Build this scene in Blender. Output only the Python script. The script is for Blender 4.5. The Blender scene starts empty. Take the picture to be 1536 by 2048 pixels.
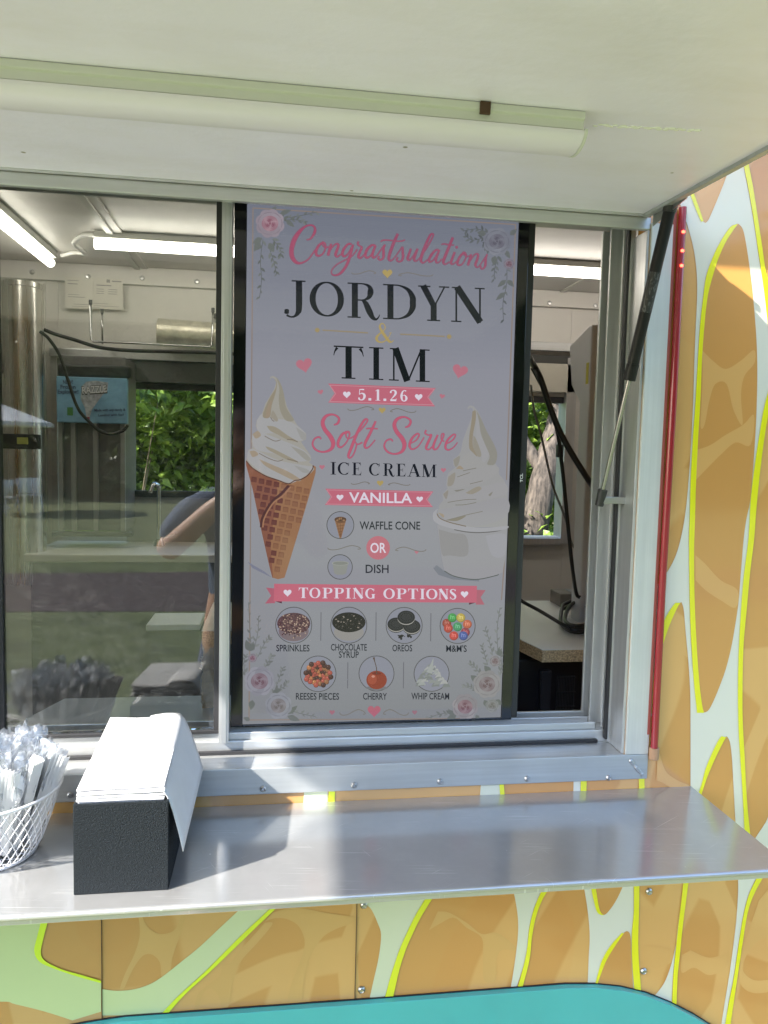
import bpy, bmesh, math, random
from mathutils import Vector, Matrix
from mathutils.geometry import tessellate_polygon

S = bpy.context.scene
COL = S.collection
rad = math.radians
PI = math.pi

# ------------------------------------------------------------------ camera
F_PX, DIST, EYE = 1500.0, 1.42, 1.70
yaw, pit, rol = rad(8.2), rad(-4.48), rad(1.346)
fw = Vector((math.sin(yaw) * math.cos(pit), math.cos(yaw) * math.cos(pit), math.sin(pit)))
rt = Vector((math.cos(yaw), -math.sin(yaw), 0))
up = rt.cross(fw)
RT = math.cos(rol) * rt + math.sin(rol) * up
UP = -math.sin(rol) * rt + math.cos(rol) * up
CAM = Vector((0, -DIST, EYE))
cd = bpy.data.cameras.new('camera')
cam = bpy.data.objects.new('camera', cd)
COL.objects.link(cam)
m = Matrix((RT, UP, -fw)).transposed().to_4x4()
m.translation = CAM
cam.matrix_world = m
cd.sensor_fit = 'VERTICAL'
cd.sensor_height = 36
cd.lens = 36 * F_PX / 2048
cd.clip_start, cd.clip_end = 0.02, 500
S.camera = cam

# ------------------------------------------------------------------ light
SUN = Vector((1.17, 0.60, -1.0)).normalized()          # the way sunlight travels
w = bpy.data.worlds.new('World')
S.world = w
w.use_nodes = True
nt = w.node_tree
nt.nodes.clear()
sky = nt.nodes.new('ShaderNodeTexSky')
sky.sky_type = 'NISHITA'
sky.sun_disc = False
sky.sun_elevation = math.asin(-SUN.z)
sky.sun_rotation = math.atan2(-SUN.x, -SUN.y)
bg = nt.nodes.new('ShaderNodeBackground')
bg.inputs[1].default_value = 0.13
wo = nt.nodes.new('ShaderNodeOutputWorld')
nt.links.new(sky.outputs[0], bg.inputs[0])
nt.links.new(bg.outputs[0], wo.inputs[0])
sd = bpy.data.lights.new('sun', 'SUN')
sd.energy = 3.1
sd.angle = rad(0.9)
sd.color = (1.0, 0.955, 0.88)
so = bpy.data.objects.new('sun', sd)
COL.objects.link(so)
so.rotation_euler = SUN.to_track_quat('-Z', 'Y').to_euler()
so.location = (-6, -4, 9)

S.view_settings.view_transform = 'Standard'
S.view_settings.look = 'None'
S.view_settings.gamma = 1
EXPOSURE = 2.5
S.view_settings.exposure = EXPOSURE
S.render.engine = 'CYCLES'
S.cycles.max_bounces = 10
S.cycles.diffuse_bounces = 5
S.cycles.glossy_bounces = 5
S.cycles.transmission_bounces = 8
S.cycles.transparent_max_bounces = 24
S.cycles.sample_clamp_indirect = 6
S.cycles.use_denoising = True

# ------------------------------------------------------------------ helpers
def ray(px, py):
    return fw + (px - 768) / F_PX * RT - (py - 1024) / F_PX * UP
def at(px, py, y=0.0):
    d = ray(px, py); return CAM + d * ((y - CAM.y) / d.y)
def atz(px, py, z):
    d = ray(px, py); return CAM + d * ((z - CAM.z) / d.z)
def atx(px, py, x):
    d = ray(px, py); return CAM + d * ((x - CAM.x) / d.x)

def lin(*c):
    c = c[0] if len(c) == 1 else c
    return tuple((v / 255 / 12.92) if v / 255 < .04045 else ((v / 255 + .055) / 1.055) ** 2.4 for v in c)

def nodes(name):
    mt = bpy.data.materials.new(name)
    mt.use_nodes = True
    t = mt.node_tree
    return mt, t, t.nodes['Principled BSDF']
def N(t, kind, **kw):
    n = t.nodes.new('ShaderNode' + kind)
    for k, v in kw.items():
        if k.startswith('i_'):
            n.inputs[k[2:].replace('_', ' ')].default_value = v
        else:
            setattr(n, k, v)
    return n
def coord(t, scale=(1, 1, 1), kind='Object'):
    tc = N(t, 'TexCoord'); mp = N(t, 'Mapping')
    mp.inputs['Scale'].default_value = scale
    t.links.new(tc.outputs[kind], mp.inputs[0])
    return mp.outputs[0]
def ramp(t, src, a, b, ca, cb):
    r = N(t, 'ValToRGB')
    r.color_ramp.elements[0].position = a; r.color_ramp.elements[1].position = b
    r.color_ramp.elements[0].color = (*ca, 1); r.color_ramp.elements[1].color = (*cb, 1)
    t.links.new(src, r.inputs[0])
    return r
def mat(name, col, rough=.5, metal=0., var=0., vs=(8, 8, 8), bump=0., bs=60, rv=0., spec=.5, coat=0., detail=4):
    """one principled material; var: colour variation, rv: roughness variation, bump: fine relief"""
    mt, t, b = nodes(name)
    b.inputs['Base Color'].default_value = (*col, 1)
    b.inputs['Roughness'].default_value = rough
    b.inputs['Metallic'].default_value = metal
    b.inputs['Specular IOR Level'].default_value = spec
    if coat:
        b.inputs['Coat Weight'].default_value = coat
        b.inputs['Coat Roughness'].default_value = .06
    if var or rv:
        n = N(t, 'TexNoise', i_Scale=1.0, i_Detail=float(detail), i_Roughness=.6)
        t.links.new(coord(t, vs), n.inputs['Vector'])
        if var:
            lo = tuple(max(0, c * (1 - var)) for c in col); hi = tuple(min(1, c * (1 + var)) for c in col)
            t.links.new(ramp(t, n.outputs[0], .3, .7, lo, hi).outputs[0], b.inputs['Base Color'])
        if rv:
            r = N(t, 'MapRange')
            r.inputs[1].default_value = .3; r.inputs[2].default_value = .7
            r.inputs[3].default_value = max(.02, rough - rv); r.inputs[4].default_value = rough + rv
            t.links.new(n.outputs[0], r.inputs[0]); t.links.new(r.outputs[0], b.inputs['Roughness'])
    if bump:
        n2 = N(t, 'TexNoise', i_Scale=float(bs), i_Detail=3.0)
        t.links.new(coord(t), n2.inputs['Vector'])
        bp = N(t, 'Bump', i_Strength=bump, i_Distance=.004)
        t.links.new(n2.outputs[0], bp.inputs['Height']); t.links.new(bp.outputs[0], b.inputs['Normal'])
    return mt
def emit(name, col, strength):
    mt, t, b = nodes(name)
    b.inputs['Base Color'].default_value = (*col, 1)
    b.inputs['Emission Color'].default_value = (*col, 1)
    b.inputs['Emission Strength'].default_value = strength
    return mt

class G:
    """collects shapes and links them as one mesh object"""
    def __init__(s): s.v = []; s.f = []; s.mi = []; s.c = 0; s.cols = []; s.col = None
    def add(s, vs, fs):
        o = len(s.v); s.v += [tuple(p) for p in vs]
        for f in fs:
            s.f.append([i + o for i in f]); s.mi.append(s.c)
            if s.col is not None: s.cols.append(s.col)
        return s
    def box(s, x0, x1, y0, y1, z0, z1, M=None):
        vs = [Vector((x, y, z)) for z in (z0, z1) for y in (y0, y1) for x in (x0, x1)]
        if M: vs = [M @ v for v in vs]
        return s.add(vs, [(0, 2, 3, 1), (4, 5, 7, 6), (0, 1, 5, 4), (2, 6, 7, 3), (0, 4, 6, 2), (1, 3, 7, 5)])
    def prism(s, pts, vec):
        n = len(pts); vec = Vector(vec); pts = [Vector(p) for p in pts]
        tri = tessellate_polygon([pts]) if n > 4 else None
        cap = [tuple(t) for t in tri] if tri else [tuple(range(n))]
        vs = pts + [p + vec for p in pts]
        return s.add(vs, cap + [tuple(i + n for i in reversed(c)) for c in cap] +
                     [(i, (i + 1) % n, (i + 1) % n + n, i + n) for i in range(n)])
    def tube(s, pts, r, n=10, cap=True):
        pts = [Vector(p) for p in pts]; rs = r if isinstance(r, (list, tuple)) else [r] * len(pts)
        rings = []; prev = None
        for i, p in enumerate(pts):
            d = (pts[min(i + 1, len(pts) - 1)] - pts[max(i - 1, 0)]).normalized()
            if prev is None:
                a = d.orthogonal().normalized()
            else:
                a = prev - d * prev.dot(d)
                a = a.normalized() if a.length > 1e-6 else d.orthogonal().normalized()
            prev = a; b = d.cross(a)
            rings.append([p + (a * math.cos(2 * PI * k / n) + b * math.sin(2 * PI * k / n)) * rs[i] for k in range(n)])
        vs = [v for rg in rings for v in rg]; fs = []
        for i in range(len(pts) - 1):
            for k in range(n):
                fs.append((i * n + k, i * n + (k + 1) % n, (i + 1) * n + (k + 1) % n, (i + 1) * n + k))
        if cap:
            fs.append(tuple(reversed(range(n)))); fs.append(tuple(range((len(pts) - 1) * n, len(pts) * n)))
        return s.add(vs, fs)
    def lathe(s, prof, c, n=32):
        c = Vector(c); vs = []; fs = []
        for (r, z) in prof:
            vs += [c + Vector((r * math.cos(2 * PI * k / n), r * math.sin(2 * PI * k / n), z)) for k in range(n)]
        for i in range(len(prof) - 1):
            for k in range(n):
                fs.append((i * n + k, i * n + (k + 1) % n, (i + 1) * n + (k + 1) % n, (i + 1) * n + k))
        return s.add(vs, fs)
    def ball(s, c, r, n=12, m=8, sc=(1, 1, 1)):
        c = Vector(c); vs = []; fs = []
        for j in range(m + 1):
            th = PI * j / m
            for k in range(n):
                a = 2 * PI * k / n
                vs.append(c + Vector((r * sc[0] * math.sin(th) * math.cos(a), r * sc[1] * math.sin(th) * math.sin(a), r * sc[2] * math.cos(th))))
        for j in range(m):
            for k in range(n):
                fs.append((j * n + k, (j + 1) * n + k, (j + 1) * n + (k + 1) % n, j * n + (k + 1) % n))
        return s.add(vs, fs)
    def build(s, name, mats, parent=None, bevel=0, seg=2, smooth=None):
        me = bpy.data.meshes.new(name)
        me.from_pydata(s.v, [], s.f)
        mats = mats if isinstance(mats, (list, tuple)) else [mats]
        for q in mats: me.materials.append(q)
        if len(mats) > 1: me.polygons.foreach_set('material_index', s.mi)
        if s.cols:
            ca = me.color_attributes.new('Col', 'FLOAT_COLOR', 'CORNER')
            buf = []
            for p, c in zip(me.polygons, s.cols):
                for _ in range(p.loop_total): buf += [c[0], c[1], c[2], 1.0]
            ca.data.foreach_set('color', buf)
        me.update()
        bm = bmesh.new(); bm.from_mesh(me)
        if not s.cols: bmesh.ops.recalc_face_normals(bm, faces=bm.faces)
        bm.to_mesh(me); bm.free()
        o = bpy.data.objects.new(name, me); COL.objects.link(o)
        if parent: o.parent = parent
        if bevel:
            b = o.modifiers.new('bevel', 'BEVEL'); b.width = bevel; b.segments = seg; b.limit_method = 'ANGLE'; b.angle_limit = rad(40)
        if smooth is not None:
            me.shade_auto_smooth(use_auto_smooth=True, angle=rad(smooth)) if hasattr(me, 'shade_auto_smooth') else None
            for p in me.polygons: p.use_smooth = True
            if smooth < 180:
                me.set_sharp_from_angle(angle=rad(smooth))
        return o
def tag(o, label, cat, group=None, kind=None):
    o['label'] = label; o['category'] = cat
    if group: o['group'] = group
    if kind: o['kind'] = kind
    return o
def thing(name, label, cat, loc=(0, 0, 0), group=None):
    o = bpy.data.objects.new(name, None); COL.objects.link(o); o.empty_display_size = .1
    o.location = loc
    return tag(o, label, cat, group)
def adopt(ch, par):
    """hang a part that was built in world space under its thing"""
    ch.parent = par
    p = par; off = Vector((0, 0, 0))
    while p: off += p.location; p = p.parent
    ch.location = ch.location - off
    return ch
def kind(o, k):
    o['kind'] = k; return o
def spline(pts, n=6):
    """Catmull-Rom through points of any dimension"""
    P = [Vector(p) for p in pts]; out = []
    for i in range(len(P) - 1):
        a, b, c, d = P[max(i - 1, 0)], P[i], P[i + 1], P[min(i + 2, len(P) - 1)]
        for k in range(n):
            t = k / n
            out.append(.5 * ((2 * b) + (c - a) * t + (2 * a - 5 * b + 4 * c - d) * t * t + (3 * b - a - 3 * c + d) * t ** 3))
    out.append(P[-1]); return out
# ------------------------------------------------------------------ materials of the trailer
def alu(name, col=(.63, .64, .64), rough=.34, stretch=(3, 120, 120), bump=.06, rv=.1, metal=.72):
    mt, t, b = nodes(name)
    b.inputs['Metallic'].default_value = metal
    n = N(t, 'TexNoise', i_Scale=1.0, i_Detail=5.0, i_Roughness=.65)
    t.links.new(coord(t, stretch), n.inputs['Vector'])
    n2 = N(t, 'TexNoise', i_Scale=7.0, i_Detail=5.0)
    t.links.new(coord(t), n2.inputs['Vector'])
    mx = N(t, 'Math', operation='MULTIPLY'); t.links.new(n.outputs[0], mx.inputs[0]); t.links.new(n2.outputs[0], mx.inputs[1])
    lo = tuple(c * .82 for c in col)
    t.links.new(ramp(t, mx.outputs[0], .1, .4, lo, col).outputs[0], b.inputs['Base Color'])
    r = N(t, 'MapRange'); r.inputs[1].default_value = .1; r.inputs[2].default_value = .4
    r.inputs[3].default_value = rough + rv; r.inputs[4].default_value = rough - rv * .5
    t.links.new(mx.outputs[0], r.inputs[0]); t.links.new(r.outputs[0], b.inputs['Roughness'])
    bp = N(t, 'Bump', i_Strength=bump, i_Distance=.002)
    t.links.new(n.outputs[0], bp.inputs['Height']); t.links.new(bp.outputs[0], b.inputs['Normal'])
    return mt
ALU_X = alu('mill aluminium along x')
ALU_Z = alu('mill aluminium upright', stretch=(120, 120, 3))
ALU_FL = alu('flange aluminium', col=(.56, .58, .58), rough=.5, rv=.05)
STEEL = mat('screw steel', (.5, .5, .5), .3, 1)
BLACK_RUB = mat('black rubber', (.018, .018, .02), .55)
BLACK_PL = mat('black plastic', (.02, .021, .023), .42, bump=.05, bs=300)
WHITE_IN = mat('interior white panel', (.66, .64, .60), .42, var=.04, vs=(3, 3, 3))
WHITE_AW = mat('awning white paint', (.83, .79, .93), .36, var=.035, vs=(3, 3, 3), bump=.16, bs=60)
t = WHITE_AW.node_tree; b = t.nodes['Principled BSDF']; old = b.inputs['Base Color'].links[0].from_socket
v = N(t, 'TexVoronoi', i_Scale=6.5); t.links.new(coord(t), v.inputs['Vector'])
q = N(t, 'MapRange'); q.inputs[1].default_value = .018; q.inputs[2].default_value = .03; t.links.new(v.outputs['Distance'], q.inputs[0])
sm_ = N(t, 'TexNoise', i_Scale=2.2, i_Detail=6.0, i_Roughness=.7); t.links.new(coord(t, (1, 3, 1)), sm_.inputs['Vector'])
st_ = ramp(t, sm_.outputs[0], .45, .75, (1, 1, 1), (.93, .92, .88))
mu = N(t, 'Mix', data_type='RGBA', blend_type='MULTIPLY'); mu.inputs['Factor'].default_value = 1; t.links.new(old, mu.inputs['A']); t.links.new(st_.outputs[0], mu.inputs['B'])
mx = N(t, 'Mix', data_type='RGBA'); mx.inputs['A'].default_value = (.25, .22, .16, 1); t.links.new(q.outputs[0], mx.inputs['Factor']); t.links.new(mu.outputs['Result'], mx.inputs['B'])
t.links.new(mx.outputs['Result'], b.inputs['Base Color'])
GREY_FLOOR = mat('trailer floor', (.10, .10, .10), .6, var=.2)

def shelf_mat():
    mt, t, b = nodes('scratched aluminium sheet')
    b.inputs['Metallic'].default_value = .5
    c = coord(t)
    n = N(t, 'TexNoise', i_Scale=1.0, i_Detail=6.0, i_Roughness=.7); t.links.new(coord(t, (2.5, 160, 20)), n.inputs['Vector'])
    n2 = N(t, 'TexNoise', i_Scale=9.0, i_Detail=8.0, i_Roughness=.65); t.links.new(c, n2.inputs['Vector'])
    col = ramp(t, n2.outputs[0], .35, .7, (.48, .478, .47), (.56, .558, .55))
    # scratches: thin iso-lines of two stretched, rotated noises
    def scr(scale, rot, lo):
        tc = N(t, 'TexCoord'); rt_ = N(t, 'Mapping'); rt_.inputs['Rotation'].default_value = (0, 0, rot)
        mp = N(t, 'Mapping'); mp.inputs['Scale'].default_value = scale
        t.links.new(tc.outputs['Object'], rt_.inputs[0]); t.links.new(rt_.outputs[0], mp.inputs[0])
        v = N(t, 'TexNoise', i_Scale=1.0, i_Detail=1.0); t.links.new(mp.outputs[0], v.inputs['Vector'])
        q = N(t, 'MapRange'); q.inputs[1].default_value = lo; q.inputs[2].default_value = lo + .05
        t.links.new(v.outputs[0], q.inputs[0]); return q.outputs[0]
    a = N(t, 'Math', operation='MAXIMUM'); t.links.new(scr((5, 700, 1), .12, .67), a.inputs[0]); t.links.new(scr((6, 760, 1), -.55, .71), a.inputs[1])
    a2 = N(t, 'Math', operation='MAXIMUM'); t.links.new(a.outputs[0], a2.inputs[0]); t.links.new(scr((9, 760, 1), 1.1, .73), a2.inputs[1])
    n3 = N(t, 'TexNoise', i_Scale=14.0, i_Detail=2.0); t.links.new(c, n3.inputs['Vector'])
    gate = N(t, 'MapRange'); gate.inputs[1].default_value = .5; gate.inputs[2].default_value = .62
    t.links.new(n3.outputs[0], gate.inputs[0])
    hf = N(t, 'Math', operation='MULTIPLY'); hf.inputs[1].default_value = .45; t.links.new(a2.outputs[0], hf.inputs[0])
    sc = N(t, 'Math', operation='MULTIPLY'); t.links.new(hf.outputs[0], sc.inputs[0]); t.links.new(gate.outputs[0], sc.inputs[1])
    # small white specks
    vo = N(t, 'TexVoronoi', i_Scale=70.0); t.links.new(c, vo.inputs['Vector'])
    sp = N(t, 'MapRange'); sp.inputs[1].default_value = .05; sp.inputs[2].default_value = .11; sp.inputs[3].default_value = 1; sp.inputs[4].default_value = 0
    t.links.new(vo.outputs['Distance'], sp.inputs[0])
    g2 = N(t, 'MapRange'); g2.inputs[1].default_value = .6; g2.inputs[2].default_value = .66; t.links.new(n2.outputs[0], g2.inputs[0])
    sp2 = N(t, 'Math', operation='MULTIPLY'); t.links.new(sp.outputs[0], sp2.inputs[0]); t.links.new(g2.outputs[0], sp2.inputs[1])
    mk = N(t, 'Math', operation='MAXIMUM'); t.links.new(sc.outputs[0], mk.inputs[0]); t.links.new(sp2.outputs[0], mk.inputs[1])
    mxc = N(t, 'Mix', data_type='RGBA'); t.links.new(mk.outputs[0], mxc.inputs['Factor']); t.links.new(col.outputs[0], mxc.inputs['A']); mxc.inputs['B'].default_value = (.86, .86, .86, 1)
    t.links.new(mxc.outputs['Result'], b.inputs['Base Color'])
    r = N(t, 'MapRange'); r.inputs[1].default_value = .3; r.inputs[2].default_value = .7; r.inputs[3].default_value = .34; r.inputs[4].default_value = .46
    t.links.new(n2.outputs[0], r.inputs[0])
    r2 = N(t, 'Math', operation='MULTIPLY_ADD'); t.links.new(mk.outputs[0], r2.inputs[0]); r2.inputs[1].default_value = .4; t.links.new(r.outputs[0], r2.inputs[2])
    t.links.new(r2.outputs[0], b.inputs['Roughness'])
    bp = N(t, 'Bump', i_Strength=.05, i_Distance=.002); t.links.new(n.outputs[0], bp.inputs['Height']); t.links.new(bp.outputs[0], b.inputs['Normal'])
    gl = N(t, 'BsdfGlossy'); gl.inputs['Color'].default_value = (.53, .53, .525, 1); gl.inputs['Roughness'].default_value = .13; t.links.new(bp.outputs[0], gl.inputs['Normal'])
    mx = N(t, 'MixShader'); iv = N(t, 'MapRange'); iv.inputs[3].default_value = .46; iv.inputs[4].default_value = .1; t.links.new(mk.outputs[0], iv.inputs[0])
    t.links.new(iv.outputs[0], mx.inputs[0]); t.links.new(b.outputs[0], mx.inputs[1]); t.links.new(gl.outputs[0], mx.inputs[2]); t.links.new(mx.outputs[0], t.nodes['Material Output'].inputs[0])
    return mt
SHELF = shelf_mat()

def orange_mat():
    """printed vinyl: orange cells with paler ghost webs between them"""
    mt, t, b = nodes('shade tinted orange vinyl print')
    tc = N(t, 'TexCoord'); mp = N(t, 'Mapping'); mp.inputs['Scale'].default_value = (3.4, 1, 2.0)
    t.links.new(tc.outputs['Object'], mp.inputs[0])
    nz = N(t, 'TexNoise', i_Scale=.9, i_Detail=0.0); t.links.new(mp.outputs[0], nz.inputs['Vector'])
    ad = N(t, 'VectorMath', operation='MULTIPLY_ADD'); t.links.new(nz.outputs['Color'], ad.inputs[0]); ad.inputs[1].default_value = (.9, 0, .9); t.links.new(mp.outputs[0], ad.inputs[2])
    v = N(t, 'TexVoronoi', feature='DISTANCE_TO_EDGE', voronoi_dimensions='3D', i_Scale=1.0); t.links.new(ad.outputs[0], v.inputs['Vector'])
    v2 = N(t, 'TexVoronoi', feature='SMOOTH_F1', i_Scale=1.0); t.links.new(ad.outputs[0], v2.inputs['Vector'])
    r = ramp(t, v.outputs['Distance'], .085, .10, (.66, .365, .118), (.585, .285, .076))
    sm = N(t, 'MapRange'); sm.inputs[1].default_value = .2; sm.inputs[2].default_value = .9; t.links.new(v2.outputs['Color'], sm.inputs[0])
    hue = N(t, 'Mix', data_type='RGBA', blend_type='MULTIPLY'); hue.inputs['Factor'].default_value = 1
    rr = ramp(t, v2.outputs['Distance'], .3, .31, (1.0, .97, .95), (1, 1, 1))
    t.links.new(r.outputs[0], hue.inputs['A']); t.links.new(rr.outputs[0], hue.inputs['B'])
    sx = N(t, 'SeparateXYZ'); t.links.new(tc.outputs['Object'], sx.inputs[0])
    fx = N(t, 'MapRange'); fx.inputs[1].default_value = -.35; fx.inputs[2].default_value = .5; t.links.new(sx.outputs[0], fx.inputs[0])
    shade_fade = N(t, 'Mix', data_type='RGBA', blend_type='MULTIPLY'); shade_fade.inputs['Factor'].default_value = 1  # shelf shade and grass bounce painted in: olive-brown towards the left
    t.links.new(hue.outputs['Result'], shade_fade.inputs['A']); t.links.new(ramp(t, fx.outputs[0], 0, 1, (.72, .80, .88), (1, 1, 1)).outputs[0], shade_fade.inputs['B'])
    t.links.new(shade_fade.outputs['Result'], b.inputs['Base Color'])
    b.inputs['Roughness'].default_value = .22
    b.inputs['Coat Weight'].default_value = 1.0; b.inputs['Coat Roughness'].default_value = .05
    return mt
ORANGE = orange_mat()
def vinyl(n, c): return mat(n, c, .22, coat=1.0, var=.03, vs=(2, 2, 2))
def bounce_vinyl(n, ca_, cb_):  # green grass bounce painted into the colour, strongest at the left
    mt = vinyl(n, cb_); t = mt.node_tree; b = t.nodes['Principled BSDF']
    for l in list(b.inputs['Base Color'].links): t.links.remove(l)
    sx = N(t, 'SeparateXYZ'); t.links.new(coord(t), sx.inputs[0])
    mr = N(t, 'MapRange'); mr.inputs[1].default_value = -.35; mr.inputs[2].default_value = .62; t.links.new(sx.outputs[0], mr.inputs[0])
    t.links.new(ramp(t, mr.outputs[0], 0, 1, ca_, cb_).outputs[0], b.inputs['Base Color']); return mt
V_WHITE = bounce_vinyl('bounce tinted white vinyl print', (.44, .55, .27), (.68, .66, .55))
V_YEL = bounce_vinyl('bounce tinted yellow vinyl print', (.52, .73, .02), (.78, .74, .012))
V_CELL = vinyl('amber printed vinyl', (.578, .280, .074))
V_GHOST = bounce_vinyl('shade tinted pale amber vinyl print', (.46, .29, .10), (.65, .36, .115))  # left end olive: same painted shelf shade and bounce as the orange
TEAL = mat('teal gloss paint', (.055, .40, .40), .2, coat=.6, var=.08, vs=(3, 3, 3), rv=.06)

# ------------------------------------------------------------------ ground
def lawn_mat():
    mt, t, b = nodes('lawn grass'); c = coord(t)
    n = N(t, 'TexNoise', i_Scale=1.3, i_Detail=8.0, i_Roughness=.7); t.links.new(c, n.inputs['Vector'])
    n2 = N(t, 'TexNoise', i_Scale=26.0, i_Detail=4.0, i_Roughness=.8); t.links.new(c, n2.inputs['Vector'])
    mm = N(t, 'Math', operation='ADD'); t.links.new(n.outputs[0], mm.inputs[0]); t.links.new(n2.outputs[0], mm.inputs[1])
    t.links.new(ramp(t, mm.outputs[0], .75, 1.3, (.059, .081, .033), (.164, .193, .084)).outputs[0], b.inputs['Base Color'])
    b.inputs['Roughness'].default_value = .9
    bp = N(t, 'Bump', i_Strength=.8, i_Distance=.03); t.links.new(n2.outputs[0], bp.inputs['Height']); t.links.new(bp.outputs[0], b.inputs['Normal'])
    return mt
g = G(); g.add([(-90, -90, 0), (90, -90, 0), (90, 90, 0), (-90, 90, 0)], [(0, 1, 2, 3)])
kind(g.build('lawn', lawn_mat()), 'structure')
rnd = random.Random(5)
g = G(); A = []; B = []
for i in range(41):
    x = -30 + i * 1.5
    A.append((x, -6.5 - .05 * x + rnd.uniform(-.12, .12), .004)); B.append((x, -9.1 - .05 * x + rnd.uniform(-.12, .12), .004))
g.add(A + B, [(i, i + 1, 41 + i + 1, 41 + i) for i in range(40)])
kind(g.build('mulch_path', mat('bark mulch', (.088, .066, .064), .95, var=.6, vs=(14, 14, 14), bump=.9, bs=30)), 'structure')

# ------------------------------------------------------------------ trailer shell
OX0, OX1 = -1.03, .718           # service opening in the front wall
OZ0, OZ1 = 1.092, 2.172
SHZ = 1.0174                     # shelf top
TX0, TX1, TY1, TZ0, TZ1 = -2.1, 2.0, 2.06, .42, 2.62
CEIL = 2.47
trailer = thing('food_trailer', 'concession trailer wrapped in orange, white and yellow vinyl with an open serving hatch', 'food trailer')
def part(b_, name, mats, par=None, **k):
    return b_.build(name, mats, par or trailer, **k)
wt = .05
g = G()
g.box(TX0, OX0, 0, wt, TZ0, TZ1); g.box(OX1, TX1, 0, wt, TZ0, TZ1)
g.box(OX0, OX1, 0, wt, TZ0, OZ0 - .002); g.box(OX0, OX1, 0, wt, OZ1 + .002, TZ1)
g.box(TX0, TX1, -.215, -.002, 2.44, 2.62)                     # roof edge rail
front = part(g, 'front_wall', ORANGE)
g = G(); g.box(TX0, TX0 + wt, wt, TY1, TZ0, TZ1); part(g, 'end_wall', WHITE_IN)
g = G(); g.box(TX1 - wt, TX1, wt, TY1, TZ0, TZ1); part(g, 'end_wall', WHITE_IN)
g = G(); g.box(TX0 + wt, TX1 - wt, wt, TY1, TZ0, TZ0 + .06); part(g, 'floor', GREY_FLOOR)
g = G(); g.box(TX0 + wt, TX1 - wt, wt + .002, TY1, CEIL, CEIL + .1)
for x in (-1.25, -.57, .45, 1.3): g.box(x - .012, x + .012, wt + .01, 1.99, CEIL - .008, CEIL - .0005)
part(g, 'ceiling', WHITE_IN)
# rear wall with its window opening
WX0, WX1, WZ0, WZ1 = -.93, 1.36, 1.32, 1.985
g = G(); Y0, Y1 = 2.0, 2.06
g.box(TX0 + wt, WX0, Y0, Y1, TZ0 + .06, CEIL); g.box(WX1, TX1 - wt, Y0, Y1, TZ0 + .06, CEIL)
g.box(WX0, WX1, Y0, Y1, TZ0 + .06, WZ0); g.box(WX0, WX1, Y0, Y1, WZ1, CEIL)
g.box(TX0 + wt, TX1 - wt, 1.975, 1.999, 2.395, CEIL - .001)                 # trim band under the ceiling
g.box(-1.02, -.98, 1.985, 1.999, 1.30, 2.39)                                # panel joint
g.box(-.05, 1.9, 1.988, 1.999, 2.06, 2.165)
rear = part(g, 'rear_wall', WHITE_IN, bevel=.002)
for p in ((64, 544), (176, 553), (284, 556), (394, 563), (1099, 606), (1191, 611)):
    c = at(*p, 1.974); g = G(); g.lathe([(0, .006), (.008, .005), (.011, 0)], (0, 0, 0), 10)
    o = part(g, 'screw', STEEL, rear); o.rotation_euler = (rad(90), 0, 0); o.location = c
BEIGE = mat('cream panel', (.58, .55, .47), .5, var=.05)
g = G(); f_ = .028
g.box(WX0 - f_, WX0, 1.972, 2.07, WZ0 - .03, WZ1 + .12); g.box(WX1 - .02, WX1 + f_, 1.972, 2.07, WZ0 - .03, WZ1 + .18)
g.box(WX0, WX1 - .02, 1.965, 2.07, WZ0 - .035, WZ0 - .003)
g.box(.66, .685, 1.975, 2.065, WZ0, WZ1)
winr = part(g, 'rear_window', ALU_Z, bevel=.002)
g = G(); g.box(WX0 - f_, .2, 1.955, 1.998, 2.075, 2.112); g.box(.2, 1.45, 1.955, 1.987, 2.19, 2.23)
part(g, 'top_rail', ALU_X, winr, bevel=.003)
g = G(); g.box(WX0, .2, 1.975, 1.997, 1.985, 2.072); part(g, 'roll_screen', mat('grey mesh screen', (.16, .165, .155), .6, var=.1), winr)
g = G(); g.box(WX0, WX1 - .022, 2.0, 2.03, WZ1 - .03, WZ1 - .002); part(g, 'bottom_bar', BLACK_RUB, winr)
g = G(); g.box(.21, WX1 + .02, 1.972, 1.987, 2.003, 2.135); part(g, 'flap_panel', BEIGE, winr, bevel=.002)
g = G(); g.box(.21, WX1 + .02, 1.975, 1.987, 2.1365, 2.172); part(g, 'shade_box', mat('dark slot', (.06, .06, .055), .5), winr)
g = G(); g.box(WX1 - .06, WX1 - .03, 1.955, 1.975, 1.70, 1.76); part(g, 'latch', BLACK_PL, winr)

# service window: flange, jambs, tracks, mullion, pane, gasket
win = bpy.data.objects.new('service_window', None); COL.objects.link(win); win.parent = trailer
FL = .046
def frame_run(name, boxes, mt, bevel=.0015, par=win):
    g = G()
    for b_ in boxes: g.box(*b_)
    return g.build(name, mt, par, bevel=bevel)
ex = OX1 + .050                                                              # outer edge of the right flange
frame_run('bottom_flange', [(OX0 - .05, ex, -.0065, -.0005, 1.040, OZ0)], ALU_FL)
ALU_S = alu('side flange aluminium', col=(.66, .66, .61), rough=.5, stretch=(120, 120, 3), rv=.05, metal=.35)
frame_run('side_flange', [(OX1 - .0003, ex, -.0065, -.0004, OZ0 + .0004, OZ1 - .012)], ALU_S)
frame_run('side_flange', [(OX0 - .05, OX0 + .0003, -.0065, -.0004, OZ0 + .0004, OZ1 - .012)], ALU_S)
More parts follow.
